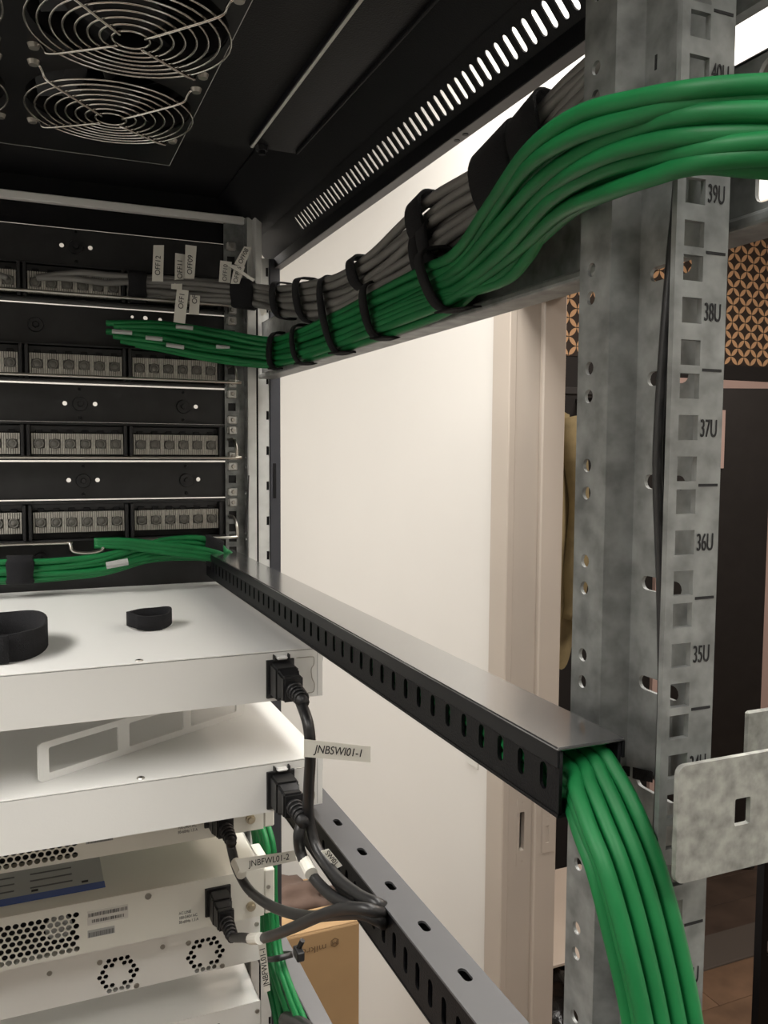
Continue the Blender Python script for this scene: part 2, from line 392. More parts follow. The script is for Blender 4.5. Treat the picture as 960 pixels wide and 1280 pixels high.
obj('roof_fold', box(.2175, .2195, .26, .712, ZR, ZR+.055, .0006), 'black_powder', roof)
obj('roof_slope', hexa([(.2195, .12, ZR+.050), (.2745, .12, zr(.2665)), (.2745, 1.08, zr(.2665)), (.2195, 1.08, ZR+.050)], [(.2195, .12, ZR+.053), (.2745, .12, zr(.2690)), (.2745, 1.08, zr(.2690)), (.2195, 1.08, ZR+.053)]), 'black_powder', roof)
obj('roof_bolt', [cyl((.188, .712, ZR+.003), (0, 0, -.004), .006, .005, 8), cyl((.188, .712, ZR-.001), (0, 0, -.003), .003, None, 8)], 'black_satin', roof)
meshobj('fan_plate', flat(rect(-.1235, .1222, .2805, .7815), [circ(x, yy, .0575, 40) for x, yy in fan_c], (0, 0, ZR), EX, EY, .0012), 'black_satin', rack)['label'] = 'black fan tray plate with round openings'
# front cross beam
fb = obj('front_beam', [box(-.30, .2625, 1.046, 1.048, kz(42)-.001, zr(.280)), box(-.30, .2625, 1.04, 1.075, zr(.278), zr(.330), .001)], 'black_powder', rack)
obj('beam_lip_sheen', box(-.30, .2560, 1.03, 1.040, zr(.2760), zr(.2845), .0008), 'white_paint', fb)  # white colour stands in for light reflected by the beam's lower lip
obj('corner_bracket', [box(.2565, .2650, 1.005, 1.02, kz(40.2), zr(.283), .001)], 'galvanized_pale', rack)
obj('base_frame', [box(-.30, .30, .12, .17, .02, .08), box(-.30, .30, 1.05, 1.10, .02, .08), box(-.30, -.25, .12, 1.10, .02, .08), box(.25, .30, .12, 1.10, .02, .08)], 'black_powder', rack)
obj('corner_post', [box(.262, .30, 1.045, 1.08, .08, kz(10)), box(-.30, -.262, 1.045, 1.08, .08, zr(.24)), box(-.25, -.2258, YFAR-.001, YFAR+.001, .08, kz(42.6))], 'frame_dark', rack)
obj('rail_foot', box(.2258, .262, .255, .31, .08, kz(14.2)), 'galvanized', rack)
obj('rail_foot', box(.2258, .262, 1.02, 1.045, .08, kz(18.2)), 'galvanized', rack)
# cage nuts on the far rail
for k, f in ((36, .143), (35, .857), (38, .143), (37, .857), (37, .143), (36, .857), (35, .143), (34, .857), (40, .143), (39, .857), (41, .857)):
    zc = kz(k+f); xc = .2345
    n = obj('cage_nut', [box(xc-.0052, xc+.0052, YFAR-.006, YFAR-.0012, zc-.0052, zc+.0052, .001), box(xc-.0062, xc+.0062, YFAR-.0022, YFAR-.001, zc-.0035, zc+.0035)], 'nut_steel', frail)
    obj('nut_bolt', cyl((xc, YFAR-.006, zc), (0, -.003, 0), .0026, .0022, 10), 'screw', frail)
# black strap tail on the far rail
tag(obj('cable_tie', hexa([(.2430, 1.010, kz(34.05)), (.2465, 1.010, kz(34.05)), (.2465, 1.012, kz(34.05)), (.2430, 1.012, kz(34.05))], [(.2490, 1.012, kz(35.62)), (.2500, 1.012, kz(35.62)), (.2500, 1.014, kz(35.62)), (.2490, 1.014, kz(35.62))]), 'black_plastic'), 'thin black plastic strip leaning on the far rail above the duct', 'strip')
# ================================================================ ROOF FANS
FL = {(0): 'chrome fan guard nearest the patch panels, right column', 1: 'larger-looking chrome fan guard cut by the top edge of the photo', 2: 'fan guard at the left edge, far row', 3: 'fan guard at the left edge, middle row', 4: 'fan guard of the right column nearest the camera', 5: 'fan guard of the left column nearest the camera'}
def fan(x, y, lab):
    t = thing('cooling_fan', lab, 'fan', (x, y, ZR), 'fans in the rack roof')
    ho = [circ(x, y, .0575, 32)]
    obj('housing', [flat(rrect(x-.0585, x+.0585, y-.0585, y+.0585, .004), ho, (0, 0, ZR+.012), EX, EY, .02)], 'black_plastic', t)
    bl = []
    for i in range(7):
        a0 = 2*math.pi*i/7; P = []
        bm = bmesh.new(); vs = []
        for rr in (.020, .037, .054):
            for da, dz in ((0, .006), (.75, .020)):
                a = a0+da*(.8 if rr > .05 else .9); vs.append(bm.verts.new((x+rr*math.cos(a), y+rr*math.sin(a), ZR+dz)))
        for q in (0, 2): bm.faces.new((vs[q], vs[q+1], vs[q+3], vs[q+2]))
        bl.append(bm)
    obj('fan_blades', bl, 'black_satin', t)
    obj('fan_hub', cyl((x, y, ZR+.004), (0, 0, .018), .021, None, 24), 'black_satin', t)
    obj('fan_back', box(x-.058, x+.058, y-.058, y+.058, ZR+.0225, ZR+.024), 'hole_dark', t)
    g = obj('fan_guard', [ring_bm((x, y, ZR-.0075-.0035*(1-q/7)), .0108+.0068*q, .00078, 44, 6) for q in range(8)], 'chrome', t, True)
    for s in range(4):
        a = math.pi/4+s*math.pi/2; d = Vector((math.cos(a), math.sin(a), 0)); c = Vector((x, y, ZR))
        P = [c+d*.010+Vector((0, 0, -.0125)), c+d*.035+Vector((0, 0, -.0110)), c+d*.0615+Vector((0, 0, -.0088)), c+d*.066+Vector((0, 0, -.005)), c+d*.069+Vector((0, 0, -.0018)), c+d*.0735+Vector((0, 0, -.0018))]
        obj('guard_strut', tube_bm(crom(P, 4), .0010, 6), 'chrome', g, True)
        obj('guard_screw', cyl(c+d*.0742+Vector((0, 0, -.0008)), (0, 0, -.0028), .0040, .0030, 12), 'screw', g)
    return t
for i, (x, y) in enumerate(fan_c): fan(x, y, FL[i])
# ================================================================ PATCH PANELS AND BLANKING PANELS
YP = 1.0415
def jack_mesh():
    a = box(-.0081, .0081, -.018, .004, -.0118, .0118, .0006); nb = len(a.faces)
    parts = [a]
    for i in range(7):
        xx = -.0072+i*.0024
        parts += [box(xx-.00075, xx+.00075, -.0205, -.0178, .0050, .0116), box(xx-.00075, xx+.00075, -.0205, -.0178, -.0116, -.0050)]
    parts += [box(-.0080, -.0062, -.0200, -.0178, -.0050, .0050), box(.0062, .0080, -.0200, -.0178, -.0050, .0050)]
    bm = join(parts); me = bpy.data.meshes.new('jack'); bm.to_mesh(me); bm.free(); me.materials.append(M('jack_core')); me.materials.append(M('jack_grey'))
    for q, f in enumerate(me.polygons): f.material_index = 0 if q < nb else 1
    return me
def core_mesh():
    bm = join([cyl((0, -.018, 0), (0, -.0030, 0), .0060, .0052, 14), ring_bm((0, -.0205, 0), .0047, .0011, 14, 5, (EX, EZ))])
    me = bpy.data.meshes.new('jack_core'); bm.to_mesh(me); bm.free(); me.materials.append(M('jack_core'))
    me.polygons.foreach_set('use_smooth', [True]*len(me.polygons)); return me
JM, CM = jack_mesh(), core_mesh()
GX = [-.2145, -.1052, .0049, .1150]
def patch_panel(k, lab, dip):
    z0, z1 = kz(k)+(.0008 if k > 34 else -.0030), kz(k+1)+(.0004 if k != 34 else -.0012)
    t = thing('patch_panel', lab, 'patch panel', (0, YP, z0), 'patch panels seen from behind')
    obj('panel_face', box(-.2413, .2413, YP-.0008, YP+.0012, z0, z1), 'black_panel', t)
    obj('top_shelf', box(-.2235, .2235, YP-.012, YP-.0008, z1-.0035, z1-.001, .0004), 'black_panel', t)
    obj('bottom_shelf', box(-.2235, .2235, YP-.020, YP-.0008, z0+.0005, z0+.0025, .0004), 'black_panel', t)
    for gx in GX:
        obj('jack_frame', [box(gx-.0045, gx-.0010, YP-.024, YP, z0+.003, z1-.004, .0005), box(gx+.0995, gx+.1030, YP-.024, YP, z0+.003, z1-.004, .0005),
                           box(gx-.001, gx+.0995, YP-.012, YP, kz(k+.73), kz(k+.90), .0005)], 'black_plastic', t)
        for j in range(6):
            loc = Vector((gx+.0082+j*.01645, YP, kz(k+.44)))
            q = link('jack', JM, t, loc)
            link('jack_core', CM, q, loc); C.objects[-1].matrix_parent_inverse = Matrix.Translation(-loc)
        for j in range(6): obj('latch', box(gx+.0045+j*.01645, gx+.0120+j*.01645, YP-.014, YP-.010, kz(k+.70), kz(k+.80), .0006), 'black_satin', t)
    zb_ = kz(k)+(.0045 if dip == 0 else -.0010)
    P = [(.2300, YP-.006, zb_+.022), (.2300, YP-.030, zb_+.022), (.2300, YP-.046, zb_+.014), (.2300, YP-.049, zb_+.002), (.2255, YP-.051, zb_)]
    if dip:
        for cx in (.170, .060, -.060, -.170):
            P += [(cx+.024, YP-.051, zb_), (cx+.018, YP-.052, zb_-.001), (cx+.015, YP-.056, zb_-.009), (cx, YP-.057, zb_-.0115), (cx-.015, YP-.056, zb_-.009), (cx-.018, YP-.052, zb_-.001), (cx-.024, YP-.051, zb_)]
    else: P += [(.1, YP-.051, zb_), (0, YP-.051, zb_), (-.1, YP-.051, zb_)]
    P += [(-.2255, YP-.051, zb_), (-.2300, YP-.049, zb_+.002), (-.2300, YP-.006, zb_+.022)]
    tube('support_bar', P, .0018, 'steel_wire', t, 8, 4)
patch_panel(40, 'patch panel with grey cables plugged in, highest of the four', 0)
patch_panel(38, 'patch panel just below the long green cable bundle', 0)
patch_panel(36, 'empty patch panel between two blanking panels, third from the top', 0)
patch_panel(34, 'lowest patch panel, its wire bar dipping in two loops', 1)
def blank_panel(k, lab, dots, knobs):
    z0, z1 = kz(k)+(.0006 if k != 35 else .0003), kz(k+1)-(.0012 if k < 41 else .0032)
    t = thing('blanking_panel', lab, 'panel', (0, YP, z0), 'black panels between the patch panels')
    meshobj('panel_face', flat(rect(-.2413, .2413, z0, z1), [circ(x, kz(k+f), .0026, 12) for x, f in dots], (0, YP, 0), EX, EZ, .0016), 'black_panel', t)
    for x in knobs:
        zc = kz(k+.48)
        obj('knob', [cyl((x, YP-.0008, zc), (0, -.003, 0), .0085, .0078, 12), cyl((x, YP-.0038, zc), (0, -.004, 0), .0035, .003, 6)], 'black_plastic', t)
        obj('rivet', cyl((x, YP-.0008, kz(k+.87)), (0, -.0015, 0), .002, .0015, 8), 'black_satin', t)
        obj('rivet', cyl((x, YP-.0008, kz(k+.13)), (0, -.0015, 0), .002, .0015, 8), 'black_satin', t)
blank_panel(41, 'topmost black blanking panel with two bright pinholes under the roof', [(.0418, .5), (.0726, .5)], [.057])
blank_panel(37, 'black blanking panel with three bright pinholes, above the third patch panel', [(.0417, .49), (.0748, .49), (.1912, .49)], [.0581, .176])
blank_panel(35, 'black blanking panel with three bright pinholes, above the lowest patch panel', [(.0443, .5), (.076, .5), (.1933, .5)], [.0601, .1785])
def brush_panel(k, lab, holes):
    z0, z1 = (kz(k)+.0006 if k > 34 else zr(-.170)), (kz(k+1)-.0008 if k > 34 else kz(k+1)-.0032)
    t = thing('cable_manager', lab, 'panel', (0, YP, z0), 'cable pass-through panels')
    meshobj('panel_face', flat(rect(-.2413, .2413, z0, z1), holes, (0, YP, 0), EX, EZ, .0016), 'black_panel', t)
    obj('knob', [cyl((.0125, YP-.0008, kz(k+.45)), (0, -.003, 0), .0085, .0078, 12), cyl((.0125, YP-.0038, kz(k+.45)), (0, -.004, 0), .004, .003, 6)], 'black_plastic', t)
brush_panel(39, 'black pass-through panel the upper green cables leave from', [circ(.1330, kz(39.80), .0026), circ(.1500, kz(39.78), .0022), circ(.1180, kz(39.81), .0018)])
brush_panel(33, 'black pass-through panel behind the white switch with green cables across it', [circ(.152, kz(33.42), .0022), circ(.165, kz(33.40), .0016)])
# ================================================================ NETWORK CABLES
def lerp(a, b, t): return a+(b-a)*t
class Bundle:
    def __init__(self, ctrl, n=7):
        self.T = crom([c[0] for c in ctrl], n); self.B = crom([c[1] for c in ctrl], n); self.n = n
        self.N = []
        for i in range(len(self.T)):
            mid = lambda j: (self.T[j]+self.B[j])/2
            tg = (mid(min(i+1, len(self.T)-1))-mid(max(i-1, 0))).normalized(); ac = (self.B[i]-self.T[i]).normalized()
            nn = tg.cross(ac).normalized(); away = mid(i)-O
            if nn.dot(away) < 0: nn = -nn
            self.N.append(nn)
    def path(self, s, dep, wob=.02, ph=0., i0=0, i1=None):
        i1 = len(self.T) if i1 is None else i1; out = []
        for i in range(i0, i1):
            ss = s + wob*math.sin(i*.21+ph) + wob*.6*math.sin(i*.09+ph*2.3)
            out.append(lerp(self.T[i], self.B[i], ss)+self.N[i]*(dep+.0012*math.sin(i*.17+ph*1.7)))
        return out
    def at(self, i): return self.T[i], self.B[i], self.N[i]
# --- upper green bundle
def ctrlY(L): return [(AY(a, b, Y), AY(c, d, Y)) for a, b, c, d, Y in L]
g1 = ctrlY([(133, 402, 133, 424, 1.006), (200, 400, 196, 436, .990), (265, 409, 262, 449, .985), (318, 420, 316, 455, .970), (345, 421, 345, 456, .940)])
g1 += [(AX(a, b, X), AX(c, d, X)) for a, b, c, d, X in [(378, 409, 384, 448, .2600), (420, 389, 430, 434, .2590), (470, 364, 484, 414, .2570), (530, 334, 552, 386, .2540)]]
g1 += ctrlY([(568, 312, 592, 360, .452), (606, 252, 648, 322, .385), (650, 188, 705, 272, .320), (712, 140, 765, 243, .268), (790, 113, 830, 223, .232), (870, 98, 890, 212, .208), (985, 98, 985, 206, .188), (1100, 108, 1100, 215, .172)])
GB = Bundle(g1, 7)
R7 = .0034
green = []
NA = 6
for lay in range(3):
    for j in range(NA if lay < 2 else 4):
        s = (j+.5)/NA if lay == 0 else ((j+.95)/NA if lay == 1 else (j+1.5)/NA)
        if s > 1: continue
        P = GB.path(s, lay*.0058, .026 if lay == 0 else .02, j*1.7+lay*.9, i0=(0, 2, 5)[lay]+(j % 3))
        o = obj('network_cable', tube_bm(P, R7, 8), 'green_cable', None, True)
        tag(o, 'green network cable in the thick bundle arching along the upper side rail', 'cable', 'upper green cable bundle'); green.append(o)
# stray lower strands that swing out under the bundle
for q, (dx, dy) in enumerate(((0, 0), (9, 7), (18, 15))):
    L = [AX(470, 395+q*6, .2560), AX(530, 372+q*5, .2535), AX(572, 361+q*4, .2510), AX(612+dx, 345+dy*.4, .2480), AX(645+dx*.8, 312+dy*.7, .2420), AX(672+dx*.5, 282+dy*.4, .2330), AX(715, 258, .2230), AX(770, 236, .2120)]
    o = obj('network_cable', tube_bm(crom(L, 7), R7*.95, 8), 'green_cable', None, True)
    tag(o, 'green cable strand sagging below the arching bundle just past the last strap', 'cable', 'sagging green strands'); green.append(o)
# silver sleeves printed on green cables near the panel
for q, (a, b, c, d) in enumerate([(140, 414, 165, 416), (182, 422, 203, 424), (208, 431, 230, 434), (220, 408, 241, 410), (270, 433, 287, 435)]):
    p0, p1 = AY(a, b, .9795), AY(c, d, .9785)
    obj('cable_sleeve', tube_bm([p0, p1], .0024, 8), 'sticker_grey', green[q])
# --- grey bundle
gg = ctrlY([(172, 343, 172, 371, 1.000), (230, 345, 230, 376, .992), (290, 351, 290, 379, .980), (330, 357, 330, 384, .955)])
gg += [(AX(a, b, X), AX(c, d, X)) for a, b, c, d, X in [(352, 357, 356, 394, .2585), (388, 349, 396, 397, .2590), (425, 339, 436, 388, .2600), (464, 314, 476, 364, .2610), (505, 275, 516, 342, .2620), (545, 238, 556, 308, .2630), (602, 203, 612, 268, .2640), (650, 158, 662, 218, .2660), (700, 103, 712, 160, .2690), (745, 62, 757, 112, .2720), (800, 8, 815, 60, .2740)]]
XB = Bundle(gg, 7)
OFF = {0: 'OFF12', 1: 'OFF11', 2: 'OFF09', 3: 'OFF1', 4: 'OF', 5: 'OFF10', 6: 'OFF08', 7: 'OFF06'}
grey = []
for lay in range(2):
    for j in range(5):
        s = (j+.5)/5 if lay == 0 else (j+.85)/5.2
        P = XB.path(s, lay*.0062, .03, j*2.1+lay)
        if lay == 0 and j < 2:      # two cables carry on to the jacks at the left
            st = [AY(46, 347, 1.012), AY(75, 343+j*4, 1.008), AY(105, 341+j*9, 1.004), AY(140, 345+j*10, 1.002)]
            P = crom(st, 6)[:-1] + P
        elif lay == 0 and j == 2:
            st = [AY(-40, 340, 1.008), AY(-10, 341, 1.009), AY(9, 347, 1.012)]
            o = obj('network_cable', tube_bm(crom(st, 6), .0034, 8), 'grey_cable', None, True); tag(o, 'short grey cable end entering a jack at the left edge', 'cable')
        else:
            P = [P[0]+Vector((-.004, .016, .0)), P[0]+Vector((-.008, .006, 0))] + P
        o = obj('network_cable', tube_bm(P, .0036, 8), 'grey_cable', None, True); grey.append(o)
        n = len(grey)-1
        if n in OFF: tag(o, 'grey network cable with a white paper tag reading %s' % OFF[n], 'cable', 'grey cable bundle')
        else: tag(o, 'untagged grey network cable in the bundle above the green one', 'cable', 'grey cable bundle')
def flag(parent, px, plane, text=None, size=.008, tdir=0, off=.1, th=.0004, inkm='ink', name='paper_tag', sx=1., shift=0.):
    # px: four corners tl, tr, br, bl; plane: function (x, y) -> point; tdir quarter turns of the text
    P = [plane(*q) for q in px]
    n = (P[1]-P[0]).cross(P[3]-P[0]).normalized()
    if n.dot(O-P[0]) < 0: n = -n
    o = obj(name, hexa([p - n*th/2 for p in P], [p + n*th/2 for p in P]), 'tag_white', parent)
    if text:
        tl, tr, br, bl = P; c = (tl+tr+br+bl)/4
        eu = ((tr-tl)+(br-bl))/2; ev = ((tl-bl)+(tr-br))/2
        u, v = [(eu, ev), (ev, -eu), (-eu, -ev), (-ev, eu)][tdir]
        org = c - u*(.5-off) + v*shift
        vv = n.cross(u.normalized())
        meshobj('tag_lettering', text_me(text, size, org + n*(th/2+.00015), u, vv, sx), inkm, o)
    return o
def C2(*pts): return [(160+a/5.3333, 290+b/5.3333) for a, b in pts]
pl = lambda Y: (lambda x, y: AY(x, y, Y))
flag(grey[0], C2((170, 88), (240, 88), (233, 330), (160, 328)), pl(.981), 'OFF12', .0080, 1, .16)
flag(grey[1], C2((315, 140), (380, 150), (380, 345), (310, 345)), pl(.990), 'OFF11', .0080, 1, .16)
flag(grey[2], C2((383, 85), (458, 95), (442, 312), (378, 310)), pl(.984), 'OFF09', .0080, 1, .12)
f3 = flag(grey[3], C2((325, 380), (405, 390), (380, 612), (303, 600)), pl(.970), 'OFF1', .0080, 1, .42)
flag(grey[4], C2((415, 420), (480, 425), (472, 552), (405, 548)), pl(.975), 'OF', .0080, 1, .55)
obj('tag_wrap', hexa([AY(*q, .9745) for q in C2((288, 345), (360, 345), (360, 385), (288, 380))], [AY(*q, .9740) for q in C2((288, 345), (360, 345), (360, 385), (288, 380))]), 'tag_white', grey[3])
flag(grey[5], C2((615, 190), (692, 200), (680, 340), (606, 332)), pl(.972), 'OFF10', .0070, 1, .05, inkm='ink_grey')
flag(grey[6], C2((775, 95), (825, 105), (772, 235), (708, 212)), pl(.968), 'OFF08', .0070, 1, .10)
flag(grey[7], C2((710, 222), (780, 232), (742, 345), (684, 345)), pl(.964), 'OFF06', .0070, 1, .05)
flag(grey[8], C2((674, 228), (700, 218), (845, 315), (835, 332)), pl(.960))
flag(grey[9], C2((868, 470), (920, 470), (925, 550), (888, 560)), pl(.985))
# --- straps
def strap(name, label, bun, i, width=.013, pad=.002, depth=.016, s0=0., s1=1., tail=None, group='hook-and-loop straps on the cable bundles', cat='strap', tilt=0., mt='velcro'):
    T, B, N = bun.at(i); Tn, Bn, _ = bun.at(min(i+1, len(bun.T)-1)); Tp, Bp, _ = bun.at(max(i-1, 0))
    tg = ((Tn+Bn)-(Tp+Bp)).normalized()
    a = lerp(T, B, s0); b = lerp(T, B, s1); c = (a+b)/2+N*(depth*.36); h = (b-a)/2; width *= 1.25; hl = h.length+R7*.5+pad; h = h.normalized(); dd = depth*.5+R7+pad
    bm = bmesh.new(); rings = []; nu = 36; th = .0022
    for k in range(nu):
        t = 2*math.pi*k/nu; e = .62
        cx = math.copysign(abs(math.cos(t))**e, math.cos(t)); sy = math.copysign(abs(math.sin(t))**e, math.sin(t))
        wob = 1+.02*math.sin(3*t+i)
        d = h*cx*hl*wob+N*sy*dd; o_ = d.normalized()
        sh = tg*(tilt*cx*hl)
        ww = width*(1+.05*math.sin(5*t+i))
        rings.append([bm.verts.new(c+d+sh+tg*ww/2), bm.verts.new(c+d+sh-tg*ww/2), bm.verts.new(c+d+o_*th+sh-tg*ww*.47), bm.verts.new(c+d+o_*th+sh+tg*ww*.47)])
    for k in range(nu):
        p, q = rings[k], rings[(k+1) % nu]
        for z in range(4): bm.faces.new((p[z], p[(z+1) % 4], q[(z+1) % 4], q[z]))
    parts = [bm]
    if tail:
        ln, up = tail
        base = c+h*hl - N*dd*.55
        e1 = tg; q0 = base; Q = []
        for k in range(5):
            t = k/4; Q.append(q0 - tg*width*.3 + e1*(ln*t) + h*(up*t*t) + N*(.004*t))
        nb = bmesh.new(); R = []
        for k, qq in enumerate(Q):
            wd = width*.5*(1-.5*k/4); R.append([nb.verts.new(qq - N*wd), nb.verts.new(qq + N*wd), nb.verts.new(qq + N*wd + h*.0018), nb.verts.new(qq - N*wd + h*.0018)])
        for p, q in zip(R, R[1:]):
            for z in range(4): nb.faces.new((p[z], p[(z+1) % 4], q[(z+1) % 4], q[z]))
        nb.faces.new(R[0]); nb.faces.new(R[-1][::-1]); parts.append(nb)
    return tag(obj(name, parts, mt, None, True), label, cat, group)
def near_i(bun, x, y):
    best = None
    for i in range(len(bun.T)):
        p = (bun.T[i]+bun.B[i])/2-O; w_ = p.dot(CF); q = (480+FPX*p.dot(CR)/w_, 640-FPX*p.dot(CU)/w_)
        dd = (q[0]-x)**2+(q[1]-y)**2
        if best is None or dd < best[0]: best = (dd, i)
    return best[1]
strap('strap', 'black strap on the green bundle where it turns the far corner', GB, near_i(GB, 345, 438), .011, tail=(.020, 0), tilt=-.10)
strap('strap', 'black strap on the green bundle, second from the far corner', GB, near_i(GB, 374, 430), .011, tail=(.024, 0), tilt=-.10)
strap('strap', 'long black strap round the grey and green bundles together', GB, near_i(GB, 416, 412), .012, s0=-.95, tail=(.030, .002), tilt=-.05)
strap('strap', 'black strap on the green bundle under the two hanging grey loops', GB, near_i(GB, 464, 390), .011, s0=-.15, tail=(.018, .001), tilt=-.15)
strap('strap', 'black strap on the green bundle where the cables start to arch up', GB, near_i(GB, 548, 355), .012, s0=-.25, tail=(.040, .004), tilt=-.12)
strap('strap', 'black strap gathering the grey cables beside the far rail', XB, near_i(XB, 303, 366), .021, pad=.001)
strap('strap', 'small black strap on the grey bundle left of the paper tags', XB, 0, .016, pad=.001)
strap('strap', 'black strap on the grey bundle at the far end of the rail', XB, near_i(XB, 352, 375), .016)
strap('strap', 'black strap on the grey bundle, beside the far end strap', XB, near_i(XB, 383, 372), .015)
strap('strap', 'black strap round the top grey cables above the long strap', XB, near_i(XB, 452, 345), .013, s1=.62)
strap('strap', 'wide black strap round the top grey cables in the middle of the rail', XB, near_i(XB, 529, 290), .018, s1=.62)
strap('strap', 'narrow black strap on the lower grey cables in the middle of the rail', XB, near_i(XB, 541, 282), .011, s0=.52, s1=1.05)
strap('strap', 'black strap on the lowest grey cables touching the green bundle', XB, near_i(XB, 524, 292), .010, s0=.55, s1=1.15)
strap('strap', 'wide fuzzy black strap where the grey bundle passes behind the arching green cables', XB, near_i(XB, 630, 212), .032, pad=.004)
strap('strap', 'black strap on the grey bundle just below the roof beam', XB, near_i(XB, 668, 172), .022, pad=.003)
# --- lower left green cables in front of the pass-through panel
LG = Bundle(ctrlY([(-330, 712, -330, 738, .990), (-180, 708, -180, 732, .985), (-60, 704, -60, 728, .985), (0, 701, 0, 727, .985), (60, 699, 60, 725, .985), (130, 690, 130, 718, .985), (190, 675, 190, 700, .990), (245, 672, 245, 697, .985), (275, 682, 275, 704, .980), (286, 690, 286, 711, .968)]), 7)
lowg = []
LP = 0
for lay in range(2):
    for j in range(5):
        P = LG.path((j+.5+.4*lay)/5, lay*.006, .06, j*2.3+lay*1.1)
        o = obj('network_cable', tube_bm(P, .0034, 8), 'green_cable', None, True)
        tag(o, 'green network cable running along the back edge of the upper white switch', 'cable', 'green cables behind the upper switch'); lowg.append(o)
st = [AY(150, 690, .992), AY(185, 694, .985), AY(228, 697, .984), AY(262, 695, .985)]
for q in range(3):
    o = obj('network_cable', tube_bm(crom([AY(118, 676+3*q, .990), AY(160, 676+4*q, .984), AY(215, 682+5*q, .980), AY(262, 688+5*q, .975), AY(284, 697+4*q, .968)], 7), .0034, 8), 'green_cable', None, True)
    tag(o, 'green cable crossing under the looped wire bar towards the duct', 'cable', 'green cables under the wire bar')
obj('cable_sleeve', tube_bm([AY(133, 707, .9765), AY(160, 702, .9765)], .0040, 8), 'sticker_grey', lowg[1])
strap('strap', 'black strap on the green cables at the left edge behind the switch', LG, near_i(LG, 22, 714), .022, pad=.0005)
strap('strap', 'black strap on the green cables at the mouth of the upper duct', LG, near_i(LG, 268, 690), .018, pad=.002, s1=1.15)
# ================================================================ UPPER CABLE DUCT
DX0, DX1, DZ0, DZ1, DY0, DY1 = .195, .2262, zr(-.1465), zr(-.1180), .278, 1.005
du = thing('cable_duct', 'black slotted cable duct with a flat lid and green cables spilling from its end', 'cable duct', (.21, .65, DZ0))
sl = []
yy = .2893
while yy < .99: sl.append(slot(yy, zr(-.1338), .0026, .0058)); yy += .01735
bod = [flat(rect(DY0, DY1, DZ0, zr(-.1185)), sl, (DX0+.0012, 0, 0), EY, EZ, .0016), flat(rect(DY0, DY1, DZ0, zr(-.1185)), sl, (DX1-.0012, 0, 0), EY, EZ, .0016), box(DX0, DX1, DY0, DY1, DZ0-.0012, DZ0+.0004)]
obj('duct_body', bod, 'black_powder', du)
obj('duct_lid', [box(DX0-.0012, DX1+.0012, DY0-.001, DY1, DZ1-.0016, DZ1, .0005)], 'lid_black', du)
obj('lid_lip', [box(DX0-.0012, DX0+.0002, DY0-.001, DY1, DZ1-.0085, DZ1-.001, .0003), box(DX1-.0002, DX1+.0012, DY0-.001, DY1, DZ1-.0085, DZ1-.001, .0003)], 'black_satin', du)
# cables inside it, out of its end and down
for lay in range(3):
    for j in range(4):
        x0 = DX0+.0062+j*.0062; z0 = zr(-.1398)+lay*.0064
        P = [Vector((x0, 1.00, z0)), Vector((x0+.0006*math.sin(j), .8, z0)), Vector((x0-.0006*math.sin(lay), .6, z0)), Vector((x0, .42, z0)), Vector((x0, .35, z0)), Vector((x0, .315, z0))]
        f = (j+.5)/4
        wx = lambda L, R_, f=f: L+(R_-L)*f
        for q, (yl, xl, xr_, yr, Yp) in enumerate(((980, 706, 750, 948, .287), (1008, 713, 777, 976, .275), (1048, 727, 806, 1024, .262), (1095, 747, 834, 1092, .250), (1180, 772, 858, 1180, .240), (1290, 797, 880, 1290, .232), (1420, 815, 898, 1420, .226))):
            wz = (1., .8, .5, .25, .1, 0, 0)[q]; wy = (0, .2, .5, .8, 1, 1, 1)[q]
            P.append(AY(wx(xl, xr_)+(4 if lay == 1 else 0)*wy, wx(yl, yr), Yp) + Vector((0, (2-lay)*.0046*wy, (lay-1)*.0060*wz)))
        o = obj('network_cable', tube_bm(crom(P, 6), .0035, 8), 'green_cable', None, True)
        tag(o, 'green network cable leaving the open end of the upper duct and hanging down', 'cable', 'green cables in the upper duct')
# ================================================================ LOWER CABLE DUCT
LX0, LX1, LZ = .2135, .2395, zr(-.303)
ld = thing('cable_duct', 'lower black duct with oval holes along its lid and power cords entering its side', 'cable duct', (.225, .6, zr(-.34)))
hl = []; yy = .6855
while yy > .27: hl.append(slot(yy, .2278-LX0, .0065, .0028)); yy -= .0545
lid = flat(rect(.262, .735, 0, LX1-LX0), hl, (LX0, 0, LZ), EY, EX, .0016)
obj('duct_lid', [lid], 'lid_satin', ld)
sl = []; yy = .3936-.0177*7
while yy < .72: sl.append(slot(yy, zr(-.3205), .0030, .0085)); yy += .0178
obj('duct_body', [flat(rect(.262, .735, zr(-.338), zr(-.3035)), sl, (LX0+.001, 0, 0), EY, EZ, .0014), flat(rect(.262, .735, zr(-.338), zr(-.3035)), [], (LX1-.001, 0, 0), EY, EZ, .0014), box(LX0, LX1, .262, .735, zr(-.339), zr(-.3375))], 'black_powder', ld)
for q in range(10): obj('duct_rivet', cyl((LX0+.003, .29+.045*q, LZ-.004), (-.004, 0, 0), .0012, None, 6), 'black_satin', ld) if 0 else None
